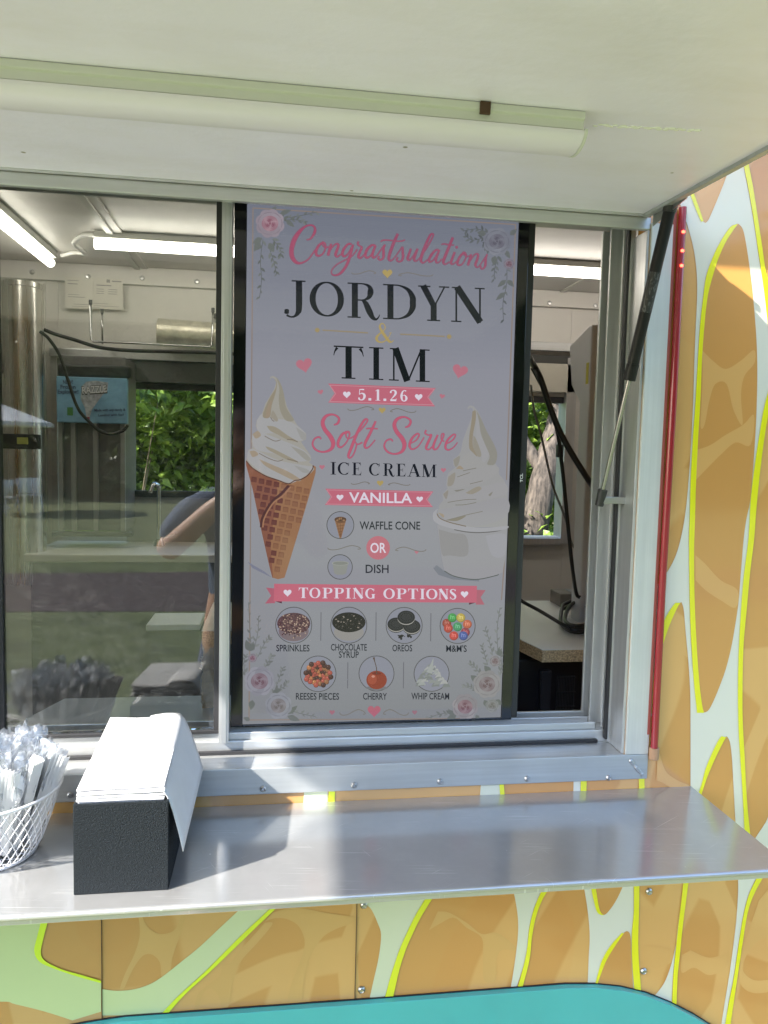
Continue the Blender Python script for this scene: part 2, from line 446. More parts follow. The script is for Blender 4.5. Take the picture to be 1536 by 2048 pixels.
# sill: ledge, step, track ribs
frame_run('sill', [(OX0, OX1, -.001, .070, 1.084, OZ0), (OX0, OX1 - .002, .0702, .150, 1.086, 1.117),
                   (OX0, OX1 - .03, .077, .082, 1.117, 1.132), (OX0, OX1 - .03, .118, .122, 1.117, 1.130), (OX0, OX1 - .03, .140, .148, 1.117, 1.135)], ALU_X)
frame_run('head', [(OX0, OX1, -.001, .012, OZ1 - .024, OZ1), (OX0, OX1, .0122, .060, OZ1 - .002, OZ1 + .0015), (OX0, OX1, .0602, .068, OZ1 - .004, OZ1 + .035), (OX0, OX1, .0682, .150, OZ1 + .013, OZ1 + .035)], ALU_X)
for sx, s_ in ((OX1, -1), (OX0, 1)):
    xs = lambda a, b: (min(sx + s_ * a, sx + s_ * b), max(sx + s_ * a, sx + s_ * b))
    frame_run('jamb', [(*xs(-.0005, .006), .0, .060, OZ0 + .0005, OZ1 - .0245), (*xs(-.0005, .010), .0605, .068, OZ0 + .0005, OZ1 - .0045),
                       (*xs(-.0005, .003), .0685, .150, 1.1175, OZ1 + .012), (*xs(.003, .030), .110, .116, 1.1175, OZ1 + .0115),
                       (*xs(.003, .034), .142, .150, 1.1175, OZ1 + .0115), (*xs(.003, .014), .084, .090, 1.1175, OZ1 + .0115)], ALU_Z)
    frame_run('gasket', [(*xs(.0102, .016), .058, .071, 1.10, OZ1 - .005)], BLACK_RUB)
frame_run('sill_gasket', [(OX0 + .02, OX1 - .03, .0615, .0698, 1.0925, 1.099)], BLACK_RUB, .001)
MX0, MX1 = -.1075, -.0885
frame_run('mullion', [(MX0, MX1, .055, .098, 1.119, OZ1 - .0045), (MX0 + .004, MX1 - .004, .0535, .0549, 1.119, OZ1 - .0055)], ALU_Z)
gp = G(); px0, px1, pz0, pz1 = -.512, MX0 - .0008, 1.1335, OZ1 + .012
bw = .0105
for b_ in ((px0 - .012, px1, .07, .09, pz0, pz0 + .007), (px0 - .012, px1, .07, .09, pz1 - bw, pz1), (px0 - .012, px0, .07, .09, pz0 + .007, pz1 - bw), (px1 - bw, px1, .07, .09, pz0 + .007, pz1 - bw)):
    gp.box(*b_)
gp.build('pane_gasket', BLACK_RUB, win, bevel=.001)
def glass_mat():
    mt, t, b = nodes('window glass'); t.nodes.remove(b)
    out = t.nodes['Material Output']
    tr = N(t, 'BsdfTransparent'); tr.inputs[0].default_value = (.93, .95, .93, 1)
    gl = N(t, 'BsdfGlossy'); gl.inputs['Roughness'].default_value = .0
    fr = N(t, 'Fresnel', i_IOR=1.52); mx = N(t, 'MixShader')
    bo = N(t, 'Math', operation='MULTIPLY'); bo.inputs[1].default_value = 1.7; t.links.new(fr.outputs[0], bo.inputs[0])
    t.links.new(bo.outputs[0], mx.inputs[0]); t.links.new(tr.outputs[0], mx.inputs[1]); t.links.new(gl.outputs[0], mx.inputs[2])
    # dust film
    df = N(t, 'BsdfDiffuse'); df.inputs[0].default_value = (.7, .7, .66, 1)
    n = N(t, 'TexNoise', i_Scale=60.0, i_Detail=8.0, i_Roughness=.75); t.links.new(coord(t), n.inputs['Vector'])
    r = N(t, 'MapRange'); r.inputs[1].default_value = .45; r.inputs[2].default_value = .8; r.inputs[3].default_value = .003; r.inputs[4].default_value = .035
    t.links.new(n.outputs[0], r.inputs[0])
    m2 = N(t, 'MixShader'); t.links.new(r.outputs[0], m2.inputs[0]); t.links.new(mx.outputs[0], m2.inputs[1]); t.links.new(df.outputs[0], m2.inputs[2])
    t.links.new(m2.outputs[0], out.inputs[0]); return mt
GLASS = glass_mat()
g = G(); g.box(px0, px1 - bw, .077, .083, pz0 + .0072, pz1 - bw - .0002); g.build('pane', GLASS, win)
L0, L1 = -.534, px0 - .0125
frame_run('mullion', [(L0, L1, .055, .098, 1.119, OZ1 - .0045)], ALU_Z)
gp = G(); qx0, qx1 = OX0 + .036, L0 - .0008
for b_ in ((qx0, qx1, .07, .09, pz0, pz0 + .007), (qx0, qx1, .07, .09, pz1 - bw, pz1), (qx0, qx0 + bw, .07, .09, pz0 + .007, pz1 - bw), (qx1 - bw, qx1, .07, .09, pz0 + .007, pz1 - bw)):
    gp.box(*b_)
gp.build('pane_gasket', BLACK_RUB, win, bevel=.001)
g = G(); g.box(qx0 + bw, qx1 - bw, .077, .083, pz0 + .0072, pz1 - bw - .0002); g.build('pane', GLASS, win)
g = G()      # small hook under the head
hk = at(190, 378, .05); g.tube(spline([hk + Vector((0, 0, .02)), hk + Vector((.001, -.004, .004)), hk + Vector((-.001, -.006, -.008))], 4), .0022, 6); g.build('hook', STEEL, win)
# weld bead at the lower right flange corner
rnd = random.Random(2); g = G()
for i in range(9):
    c = at(1262 + i * 2.7, 1522 + i * 3.3, -.0068); g.ball(c, .0042 + rnd.uniform(-.0007, .0012), 8, 6, (1, .7, 1))
g.build('weld_bead', STEEL, win, smooth=180)
def screw(p, y, par, r=.0062):
    g = G(); g.lathe([(0, .0042), (r * .4, .0042), (r * .42, .0026), (r * .62, .004), (r, .0018), (r * 1.05, 0)], (0, 0, 0), 14)
    o = g.build('screw', STEEL, par, smooth=50); o.rotation_euler = (rad(90), 0, 0); o.location = at(*p, y); return o
for p in ((141, 1590), (526, 1577), (708, 1570), (880, 1563), (1054, 1557), (1217, 1555)): screw(p, -.0066, win)
for p in ((728, 1810), (723, 1979), (1298, 1783), (1287, 1942)): screw(p, -.001, front, .0072)

# serving shelf
g = G(); SX1, SYF = .870, -.312
g.box(-1.3, SX1, SYF, -.0012, SHZ - .0025, SHZ)
g.tube([(-1.3, SYF, SHZ - .005), (SX1, SYF, SHZ - .005)], .005, 12)
g.box(-1.3, SX1 - .001, SYF + .002, SYF + .005, SHZ - .018, SHZ - .0045)
shelf = part(g, 'serving_shelf', SHELF, smooth=40)
for x in (.745, -.9):
    G().box(x, x + .035, -.16, -.002, SHZ - .0075, SHZ - .003).box(x, x + .035, -.006, -.0015, SHZ - .06, SHZ - .0078).build('shelf_bracket', ALU_FL, shelf, bevel=.001)

# teal fender skirt under the shelf
def rpoly(x0, x1, z0, z1, r, n=10):
    pts = []
    for cx, cz, a0 in ((x1 - r, z1 - r, 0), (x0 + r, z1 - r, 90), ):
        for k in range(n + 1):
            a = rad(a0 + 90 * k / n); pts.append((cx + 1.6 * r * math.cos(a) if False else cx + r * math.cos(a), 0, cz + r * math.sin(a)))
    return pts + [(x0, 0, z0), (x1, 0, z0)]
g = G()
tp = [at(1420, 2048, 0), at(1385, 2026, 0), at(1340, 2003, 0), at(1290, 1983, 0), at(1240, 1971, 0), at(1190, 1966, 0), at(1130, 1966, 0),
      at(755, 1995, 0), at(350, 2024, 0), at(250, 2031, 0), at(190, 2040, 0), at(140, 2049, 0)]
tp = [(p.x, 0, p.z) for p in tp]
tp += [(tp[-1][0] - .05, 0, tp[-1][2] - .06), (tp[-1][0] - .06, 0, .44), (tp[0][0] + .05, 0, .44), (tp[0][0] + .04, 0, tp[0][2] - .05)]
g.prism([(x, -.016, z) for x, y, z in tp], (0, .0155, 0))
part(g, 'fender_skirt', TEAL, bevel=.005, seg=4)
g = G(); g.prism([(x, -.0035, z + .0018) for x, y, z in tp], (0, .0027, 0)); part(g, 'fender_gap_shade', BLACK_RUB)  # dark rim standing for the gap and shadow along the skirt edge

# awning (the raised hatch door)
DROOP = rad(2.6); AXL, AXR, AW = -1.20, .712, 1.13
HZ = 2.172
AM = Matrix.Translation((0, 0, HZ)) @ Matrix(((1, 0, 0, 0), (0, -math.cos(DROOP), -math.sin(DROOP), 0), (0, -math.sin(DROOP), math.cos(DROOP), 0), (0, 0, 0, 1)))
def aw(x, o, n): return AM @ Vector((x, o, n))
def on_awning(px, py, n=0.0):
    d = ray(px, py); nn = AM.to_3x3() @ Vector((0, 0, 1)); p0 = AM @ Vector((0, 0, n))
    return AM.inverted() @ (CAM + d * ((p0 - CAM).dot(nn) / d.dot(nn)))
g = G(); g.box(AXL + .013, AXR - .013, .006, AW - .013, .004, .040, AM)
awn = part(g, 'awning', WHITE_AW)
g = G()
g.box(AXR - .0127, AXR, .004, AW, -.002, .042, AM); g.box(AXL, AXL + .0127, .004, AW, -.002, .042, AM)
g.box(AXL + .0129, AXR - .0129, AW - .0127, AW, -.002, .042, AM)
g.build('edge_trim', ALU_FL, awn, bevel=.001)
g = G(); g.box(AXL, AXR, .0045, .0055, -.001, .02, AM); g.tube([aw(AXL, -.002, .005), aw(AXR, -.002, .005)], .0045, 10)
g.build('hinge', ALU_X, awn)
# a filled crack in the paint beside the light
g = G(); rnd = random.Random(8)
for i in range(26):
    q = on_awning(1192 + i * 8.0 + rnd.uniform(-3, 3), 250 + i * .45 + rnd.uniform(-2, 2), .004)
    g.ball(AM @ Vector((q.x, q.y, .0038)), .0022 + rnd.random() * .002, 7, 4, (1.6, 1, .35))
g.build('filler_bead', mat('filler', (.82, .82, .76), .6, var=.1), awn, smooth=180)

# vinyl wrap shapes printed on the front wall: thin sheets above the orange
def shape(g, pts, lift):
    P = [at(*p, 0) for p in pts]; P = [Vector((p.x, -lift, p.z)) for p in P]
    g.add(P, [tuple(t) for t in tessellate_polygon([P])])
def stripe(g, L, R, lift):
    L = [at(*p, 0) for p in spline(L, 5)]; R = [at(*p, 0) for p in spline(R, 5)]
    n = len(L); m_ = len(R)
    import itertools
    def res(Q, k):
        d = [0]
        for a, b in zip(Q, Q[1:]): d.append(d[-1] + (b - a).length)
        out = []; j = 0
        for i in range(k):
            s_ = d[-1] * i / (k - 1)
            while j < len(Q) - 2 and d[j + 1] < s_: j += 1
            t_ = (s_ - d[j]) / max(1e-9, d[j + 1] - d[j]); out.append(Q[j].lerp(Q[j + 1], t_))
        return out
    k = max(n, m_); L = res(L, k); R = res(R, k)
    V = [Vector((p.x, -lift, p.z)) for p in L + R]
    g.add(V, [(i, i + 1, k + i + 1, k + i) for i in range(k - 1)])
sp2 = lambda pts: [tuple(p) for p in spline(pts, 5)]
A_left = [(1348, 372), (1360, 409), (1376, 456), (1387.5, 503), (1393, 550), (1393.5, 597), (1391, 651), (1388, 730), (1385.6, 808), (1381.7, 886), (1378, 944), (1371, 1020), (1361, 1077), (1348, 1118), (1328, 1153), (1312, 1171)]
c2L = [(1304, 1432), (1310, 1368), (1317.6, 1317), (1328, 1279), (1340.6, 1243), (1356, 1210), (1362.6, 1204)]
c2R = [(1362.6, 1204), (1367, 1220), (1371, 1266), (1376.5, 1327), (1380, 1389), (1380.5, 1460), (1380.5, 1520), (1380.5, 1600)]
c3L = [(1396, 1600), (1402, 1580), (1410, 1560), (1420, 1537), (1435, 1502), (1446, 1478), (1453, 1472)]
c3R = [(1453, 1472), (1459, 1483), (1463, 1512), (1466, 1563), (1469.5, 1629), (1473, 1680)]
s4L = [(1536, 780), (1526, 819), (1518, 866), (1509, 925), (1500, 1000), (1495.6, 1077), (1486, 1153), (1480, 1230), (1476, 1307), (1474.6, 1384), (1476, 1460), (1479, 1512), (1484, 1588), (1488, 1665)]
s4R = [(1547, 780), (1537, 819), (1529, 866), (1521, 925), (1513, 1000), (1507, 1077), (1499, 1143), (1492.5, 1215), (1486, 1287), (1484, 1358), (1484, 1435), (1488, 1512), (1493, 1604), (1500, 1675)]
topL = [(1474, 90), (1476, 200), (1482, 300), (1487, 335), (1497, 386), (1506.7, 444), (1516.5, 511), (1526, 573), (1534, 640), (1540, 700)]
topR = [(1482, 90), (1485, 200), (1491, 300), (1497, 333), (1506.7, 386), (1514.5, 437), (1522, 487), (1530, 542), (1537, 573), (1552, 690)]
c5L = [(1384, 385), (1389.5, 397), (1398, 419), (1405, 442), (1411, 446)]
c5R = [(1411, 446), (1417, 439), (1426.6, 417), (1438, 390), (1449, 362), (1460, 330)]
gW = G(); gC = G(); gY = G(); gG = G()
W1 = sp2(A_left) + [(1300, 1200), (1296, 1432)] + sp2(c2L) + sp2(c2R)[1:] + sp2(c3L) + sp2(c3R)[1:] + [(1490, 1690), (1500, 1680)] + sp2(s4R)[::-1] + sp2([(1547, 780), (1600, 742), (1700, 735)]) + sp2([(1700, 640), (1600, 690), (1545, 700)]) + sp2(topL)[::-1] + [(1464, 90), (1466, 230)] + sp2(c5R)[::-1] + sp2(c5L)[::-1][1:] + [(1375, 372)]
shape(gW, W1, .0010)
cc = sp2([(1404, 1425), (1397, 1400), (1389, 1368), (1382.6, 1307), (1379, 1230), (1377.5, 1153), (1377, 1077), (1378, 1042), (1380, 964), (1384, 886), (1389.5, 808), (1394, 730), (1399, 651), (1405, 597), (1411, 554), (1423, 519), (1438, 487), (1458, 456), (1470, 449), (1477, 449), (1485, 460), (1491, 487), (1497, 526), (1503, 573), (1508.6, 632), (1512.5, 690), (1513.7, 749), (1512.5, 808), (1510, 866), (1504.7, 944), (1499, 1003), (1491.5, 1040), (1486.5, 1077), (1481, 1143), (1476, 1205), (1468.5, 1256), (1461, 1297), (1450.6, 1338), (1438, 1373), (1425, 1404), (1415, 1421), (1404, 1425)])
shape(gC, cc[:-1], .0016)
stripe(gY, [(1470, 449), (1458, 456), (1438, 487), (1423, 519), (1411, 554), (1405, 597), (1399, 651), (1394, 730), (1389.5, 808), (1384, 886), (1380, 964), (1378, 1042), (1377, 1077), (1377.5, 1153), (1379, 1230), (1382.6, 1307), (1387, 1368), (1393, 1425)],
       [(1474, 449), (1454, 478), (1438, 511), (1425, 550), (1415, 589), (1409, 636), (1403, 714), (1400, 792), (1395, 878), (1391, 964), (1389, 1034), (1387, 1102), (1388, 1194), (1392, 1286), (1397, 1358), (1403, 1409), (1407, 1425)], .0022)
stripe(gY, s4L, s4R, .0022); stripe(gY, topL, topR, .0022)
stripe(gY, [(1378, 385), (1384, 402), (1392, 423), (1401, 444)], [(1386, 385), (1390, 397), (1398, 419), (1406, 443)], .0022)
stripe(gY, [(1302, 1425), (1305, 1368), (1310, 1307), (1317.6, 1271), (1330, 1235), (1348, 1207), (1357, 1205)], [(1304, 1430), (1310, 1368), (1317.6, 1317), (1328, 1279), (1340.6, 1243), (1356, 1210), (1360, 1205)], .0022)
stripe(gY, [(1390, 1600), (1402, 1568), (1410, 1537), (1425, 1501), (1440, 1473), (1447, 1473)], [(1398, 1600), (1410, 1563), (1420, 1537), (1435, 1504), (1450, 1475), (1453, 1474)], .0022)
# bottom right of the wall beside the shelf
shape(gW, sp2([(1510, 1676), (1517, 1665), (1527, 1650), (1536, 1632), (1560, 1560), (1590, 1420), (1606, 1250), (1690, 1080)]) + sp2([(1695, 1180), (1640, 1290), (1632, 1420), (1615, 1560), (1590, 1660), (1555, 1712), (1520, 1722)]), .0010)
stripe(gY, [(1695, 1172), (1640, 1282), (1632, 1420), (1615, 1560), (1590, 1660), (1555, 1712)], [(1702, 1190), (1650, 1292), (1642, 1420), (1625, 1562), (1598, 1666), (1560, 1720)], .0022)
for dx_, y0_, y1_ in ((0, 60, 2250), (210, 20, 2300)):       # the pattern goes on past the frame
    e_ = [(1690 + dx_ + 34 * math.sin(i * 1.1 + dx_) , y0_ + (y1_ - y0_) * i / 11) for i in range(12)]
    f_w = [26 + 16 * math.sin(i * 1.9 + 1 + dx_) for i in range(12)]
    stripe(gW, e_, [(x + w_, y) for (x, y), w_ in zip(e_, f_w)], .0007 if dx_ else .0008)
    stripe(gY, [(x + w_, y) for (x, y), w_ in zip(e_, f_w)], [(x + w_ + 9, y) for (x, y), w_ in zip(e_, f_w)], .0022)
# lower band; q: crop coordinates of the two lower quarters at double size
q7 = lambda pts: [(x * .5, 1750 + y * .5) for x, y in pts]
q8 = lambda pts: [(768 + x * .5, 1700 + y * .5) for x, y in pts]
shape(gW, q7([(-300, 190), (40, 150)] + [(170, 150)] + sp2([(165, 185), (148, 250), (138, 300), (155, 340), (200, 365), (300, 400), (405, 430)]) + [(405, 545), (290, 580)] + sp2([(290, 580), (180, 545), (60, 515), (0, 505), (-300, 520)])), .0010)
stripe(gY, q7([(172, 150), (165, 185), (148, 250), (138, 300), (155, 340), (200, 365), (300, 400), (405, 430)]), q7([(198, 150), (192, 185), (175, 250), (165, 305), (180, 340), (250, 375), (320, 395), (405, 420)]), .0022)
shape(gW, q7([(410, 560), (410, 455)] + sp2([(410, 455), (470, 462), (540, 455), (600, 435), (650, 405), (720, 350), (800, 285), (880, 210), (955, 140), (1010, 90)])[1:] + [(1120, 90)] + [(1085, 128), (960, 245), (820, 385), (710, 485), (640, 560)]), .0010)
stripe(gY, q7([(1120, 90), (1085, 128), (960, 245), (820, 385), (710, 485), (640, 560)]), q7([(1145, 90), (1110, 125), (990, 240), (850, 375), (740, 475), (665, 560)]), .0022)
shape(gW, [(714, 1780), (718, 1803)] + sp2([(718, 1803), (740, 1815), (755, 1845), (762, 1870), (757, 1915), (747, 1960), (736, 2010)])[1:] + q8([(-5, 620), (5, 580), (30, 490), (60, 400), (95, 320), (130, 250), (172, 182), (200, 140)]), .0010)
stripe(gY, q8([(195, 140), (172, 182), (130, 250), (95, 320), (60, 400), (30, 490), (5, 580), (-5, 620)]), q8([(222, 140), (200, 180), (150, 260), (115, 330), (85, 400), (60, 480), (38, 575), (28, 620)]), .0022)
shape(gW, q8([(505, 110)] + sp2([(515, 155), (525, 200), (535, 270), (535, 340), (525, 430), (505, 560)]) + [(532, 560)] + sp2([(532, 540), (555, 470), (570, 400), (580, 310), (600, 230), (633, 152), (650, 110)])), .0010)
stripe(gY, q8([(652, 110), (633, 152), (600, 230), (580, 310), (570, 400), (555, 470), (530, 560)]), q8([(680, 110), (660, 150), (630, 200), (605, 270), (590, 350), (580, 440), (549, 560)]), .0022)
shape(gW, q8(sp2([(790, 90), (798, 140), (815, 250), (822, 340), (818, 430), (813, 560)]) + [(1010, 600)] + sp2([(1000, 555), (995, 500), (990, 420), (990, 330), (997, 250), (998, 127), (1000, 90)])), .0010)
shape(gC, q8(sp2([(842, 90), (845, 138), (850, 180), (862, 240), (878, 258), (900, 240), (930, 195), (960, 130), (972, 90)])), .0016)
shape(gC, q8(sp2([(838, 580), (855, 525), (885, 445), (920, 385), (950, 338), (972, 323), (985, 345), (988, 420), (992, 500), (1000, 600)])), .0016)
stripe(gY, q8([(822, 90), (825, 138), (835, 190), (850, 245), (868, 258)]), q8([(842, 90), (845, 138), (850, 180), (862, 240), (878, 258)]), .0022)
stripe(gY, q8([(826, 580), (845, 525), (870, 440), (905, 380), (950, 329)]), q8([(840, 580), (855, 525), (885, 445), (920, 385), (958, 330)]), .0022)
stripe(gY, q8([(1000, 90), (998, 127), (997, 250), (990, 330), (990, 420), (995, 500), (1004, 600)]), q8([(1022, 90), (1020, 125), (1018, 250), (1015, 350), (1018, 450), (1030, 600)]), .0022)
shape(gW, q8(sp2([(1188, 220), (1180, 300), (1168, 370), (1150, 450), (1120, 530), (1075, 590)]) + [(1150, 640)] + sp2([(1150, 600), (1155, 500), (1165, 400), (1175, 300), (1188, 220)])[:-1]), .0010)
stripe(gY, q8([(1200, 80), (1197, 112), (1185, 220), (1175, 300), (1165, 400), (1155, 500), (1150, 640)]), q8([(1221, 80), (1218, 112), (1205, 210), (1192, 310), (1182, 410), (1172, 510), (1167, 640)]), .0022)
shape(gW, q8([(1412, 60)] + sp2([(1415, 97), (1415, 170), (1408, 280), (1395, 390), (1380, 500), (1360, 620), (1345, 720)]) + sp2([(1362, 720), (1375, 620), (1395, 520), (1410, 420), (1425, 320), (1440, 240), (1460, 170), (1500, 88), (1515, 60)])), .0010)
stripe(gY, q8([(1515, 60), (1500, 88), (1460, 170), (1440, 240), (1425, 320), (1410, 420), (1395, 520), (1375, 620), (1358, 720)]), q8([(1543, 60), (1527, 85), (1475, 180), (1450, 260), (1435, 350), (1420, 450), (1405, 550), (1380, 720)]), .0022)
for (a, b, c, d) in ((611, 656, 606, 655), (963, 997, 958, 1002), (1147, 1161, 1146, 1160)):
    shape(gW, [(a, 1550), (b, 1550), (d, 1612), (c, 1612)], .0010)
for (a, b, c, d) in ((659, 671, 656, 669), (997, 1006, 1001, 1010), (1161, 1173, 1160, 1171), (1277, 1288, 1277, 1288)):
    shape(gY, [(a, 1550), (b, 1550), (d, 1612), (c, 1612)], .0022)
# pale ghost webs printed on the orange cells
gh = [
 (1403, 700), (1425, 722), (1450, 738), (1480, 722), (1507, 700), (1508, 726), (1488, 752), (1481, 790), (1484, 850), (1466, 820), (1452, 768), (1430, 768), (1418, 800), (1408, 850), (1400, 850), (1404, 770)]
shape(gG, [tuple(p) for p in spline(gh + [gh[0]], 5)][:-1], .0017)
shape(gG, [tuple(p) for p in sp2([(1392, 900), (1420, 890), (1450, 870), (1485, 850), (1507, 830), (1500, 890), (1470, 885), (1440, 910), (1410, 940), (1391, 960)])], .0017)
shape(gG, sp2([(1390, 1110), (1410, 1128), (1440, 1160), (1474, 1180), (1470, 1215), (1440, 1200), (1410, 1180), (1390, 1160)]), .0017)
shape(gG, sp2([(1314, 1490), (1330, 1540), (1355, 1560), (1379, 1572), (1379, 1592), (1350, 1580), (1325, 1565), (1312, 1560)]), .0017)
shape(gG, q7(sp2([(570, 140), (575, 180), (600, 215), (640, 235), (690, 225), (715, 190), (730, 140), (750, 140), (725, 225), (690, 330), (680, 390), (648, 410), (640, 350), (610, 318), (575, 320), (545, 355), (520, 400), (495, 455), (480, 455), (500, 395), (540, 310), (560, 230), (550, 140)])), .0006)
shape(gG, q7(sp2([(1060, 190), (1090, 195), (1030, 270), (960, 350), (930, 440), (915, 520), (885, 560), (880, 500), (850, 455), (815, 470), (795, 530), (775, 560), (790, 480), (830, 440), (880, 400), (890, 355), (920, 352), (960, 300)])), .0006)
shape(gG, q7(sp2([(1060, 185), (1100, 172), (1150, 176), (1195, 205), (1218, 260), (1210, 320), (1190, 370), (1160, 450), (1150, 530), (1200, 530), (1215, 440), (1240, 330), (1290, 250), (1345, 215), (1400, 195), (1440, 170), (1400, 165), (1300, 150), (1180, 130), (1090, 150)])), .0006)
shape(gG, q8(sp2([(215, 245), (260, 250), (330, 290), (390, 335), (450, 330), (520, 380), (520, 400), (470, 400), (450, 440), (445, 520), (400, 520), (395, 430), (390, 350), (330, 310), (280, 270), (230, 290), (180, 320)])), .0006)
shape(gG, q8(sp2([(1035, 380), (1090, 385), (1150, 400), (1158, 440), (1100, 470), (1040, 460)])), .0006)
shape(gG, q8(sp2([(1225, 400), (1300, 430), (1370, 410), (1380, 400), (1365, 470), (1300, 500), (1240, 470), (1190, 490), (1190, 420)])), .0006)
shape(gG, q8(sp2([(1500, 200), (1560, 150), (1560, 330), (1500, 360), (1450, 420), (1435, 480), (1480, 520), (1560, 520), (1560, 560), (1470, 570), (1420, 520), (1430, 400)])), .0006)
gA = G()
for i, g_ in enumerate((gW, gC, gG, gY)): gA.c = i; gA.add(g_.v, g_.f)
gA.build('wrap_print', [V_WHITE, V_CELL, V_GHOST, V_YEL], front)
SEAM = mat('panel seam sealant', (.08, .05, .02), .8)
for a, b in (((714, 1790), (710, 2005)), ((203, 1800), (204, 2045))):      # panel seams of the lower wall
    pa, pb = at(*a), at(*b); G().box(pa.x - .0006, pa.x + .0006, -.0028, -.0004, pb.z, pa.z).build('panel_seam', SEAM, front)
# ------------------------------------------------------------------ television showing the menu
YS = .0990                                                   # front of the glass
def paint(c):
    l = lin(c); g_ = .3 * l[0] + .59 * l[1] + .11 * l[2]
    return tuple(v * 1.0 + g_ * .0 for v in l)
class Ink:
    """flat coloured shapes of the picture on the screen, laid in thin layers on the panel"""
    def __init__(s): s.g = G(); s.n = 0
    def p(s, x, y, dl=0): q = at(x, y, YS); return Vector((q.x, YS - .00004 - s.n * 2.2e-6 - dl, q.z))
    def poly(s, pts, c):
        s.n += 1; P = [s.p(*q) for q in pts]
        s.g.col = paint(c); s.g.add(P, [tuple(t) for t in tessellate_polygon([P])] if len(P) > 4 else [tuple(range(len(P)))])
    def disc(s, x, y, r, c, ry=None, n=28, rot=0):
        ry = ry or r; s.poly([(x + r * math.cos(a) * math.cos(rot) - ry * math.sin(a) * math.sin(rot), y + r * math.cos(a) * math.sin(rot) + ry * math.sin(a) * math.cos(rot)) for a in [2 * PI * k / n for k in range(n)]], c)
    def ribbon(s, pts, c, n=5, smooth=True, wk=1.0):
        """pts: (x, y, width)"""
        s.n += 1
        Q = spline(pts, n) if smooth and len(pts) > 2 else [Vector(q) for q in pts]
        L = []; R = []
        for i, q in enumerate(Q):
            d = Q[min(i + 1, len(Q) - 1)] - Q[max(i - 1, 0)]; l = math.hypot(d.x, d.y) or 1
            nx, ny = -d.y / l, d.x / l; w_ = max(.1, q.z) * wk / 2
            L.append(s.p(q.x + nx * w_, q.y + ny * w_, i * 4e-8)); R.append(s.p(q.x - nx * w_, q.y - ny * w_, i * 4e-8))
        k = len(L); s.g.col = paint(c); s.g.add(L + R, [(i, i + 1, k + i + 1, k + i) for i in range(k - 1)])
    def ring(s, x, y, r, c, w_=1.3):
        s.ribbon([(x + r * math.cos(2 * PI * k / 40), y + r * math.sin(2 * PI * k / 40), w_) for k in range(41)], c, smooth=False)
    def heart(s, x, y, r, c, rot=0):
        P = []
        for k in range(30):
            t = 2 * PI * k / 30; a = .0625 * 16 * math.sin(t) ** 3; b = -.0625 * (13 * math.cos(t) - 5 * math.cos(2 * t) - 2 * math.cos(3 * t) - math.cos(4 * t))
            P.append((x + r * (a * math.cos(rot) - b * math.sin(rot)), y + r * (a * math.sin(rot) + b * math.cos(rot))))
        s.poly(P, c)
    def sans(s, txt, x0, x1, base, cap, c, slope=.01, bold=.016):
        s.n += 1
        tris, wd = text_tris(txt, bold)
        s.g.col = paint(c)
        for tri in tris:
            s.g.add([s.p(x0 + u / wd * (x1 - x0), base + slope * (u / wd * (x1 - x0)) - v * cap) for u, v in tri], [tuple(range(len(tri)))])
    def serif(s, letters, base, cap, c, wk=1.0):
        """letters: (char, x0, x1); base: function of x"""
        for ch, x0, x1 in letters:
            w0, strokes = GLYPH[ch]
            sx = (x1 - x0) / w0; sw = (cap * .6 + sx * .4) * wk
            for st in strokes:
                Q = [(x0 + a * sx, base(x0 + a * sx) - b * cap, w_ * sw) for a, b, w_ in st]
                s.ribbon(Q, c, n=6, smooth=len(st) > 2)
_font = {}
def text_tris(txt, bold):
    key = (txt, bold)
    if key in _font: return _font[key]
    cu = bpy.data.curves.new('t', 'FONT'); cu.body = txt; cu.size = 1; cu.offset = bold; cu.resolution_u = 3
    ob = bpy.data.objects.new('t', cu); COL.objects.link(ob)
    bpy.context.view_layer.update()
    me = bpy.data.meshes.new_from_object(ob.evaluated_get(bpy.context.evaluated_depsgraph_get()))
    me.calc_loop_triangles()
    V = [v.co.copy() for v in me.vertices]
    x0 = min(v.x for v in V); x1 = max(v.x for v in V)
    ycap = .70 if any(ch.isupper() for ch in txt) else max(v.y for v in V)
    tris = [[((V[i].x - x0), V[i].y / ycap) for i in t.vertices] for t in me.loop_triangles]
    bpy.data.objects.remove(ob); bpy.data.meshes.remove(me); bpy.data.curves.remove(cu)
    _font[key] = (tris, x1 - x0); return _font[key]
B_, T_, S_ = .17, .042, .036
def sf(x0, x1, top): y = 1 - S_ / 2 if top else S_ / 2; return [(x0, y, S_), (x1, y, S_)]
def arc(cx, cy, rx, ry, a0, a1, wt_, wn, n=9):
    o = []
    for k in range(n + 1):
        a = rad(a0 + (a1 - a0) * k / n); o.append((cx + rx * math.cos(a), cy + ry * math.sin(a), wn + (wt_ - wn) * abs(math.cos(a)) ** 1.6))
    return o
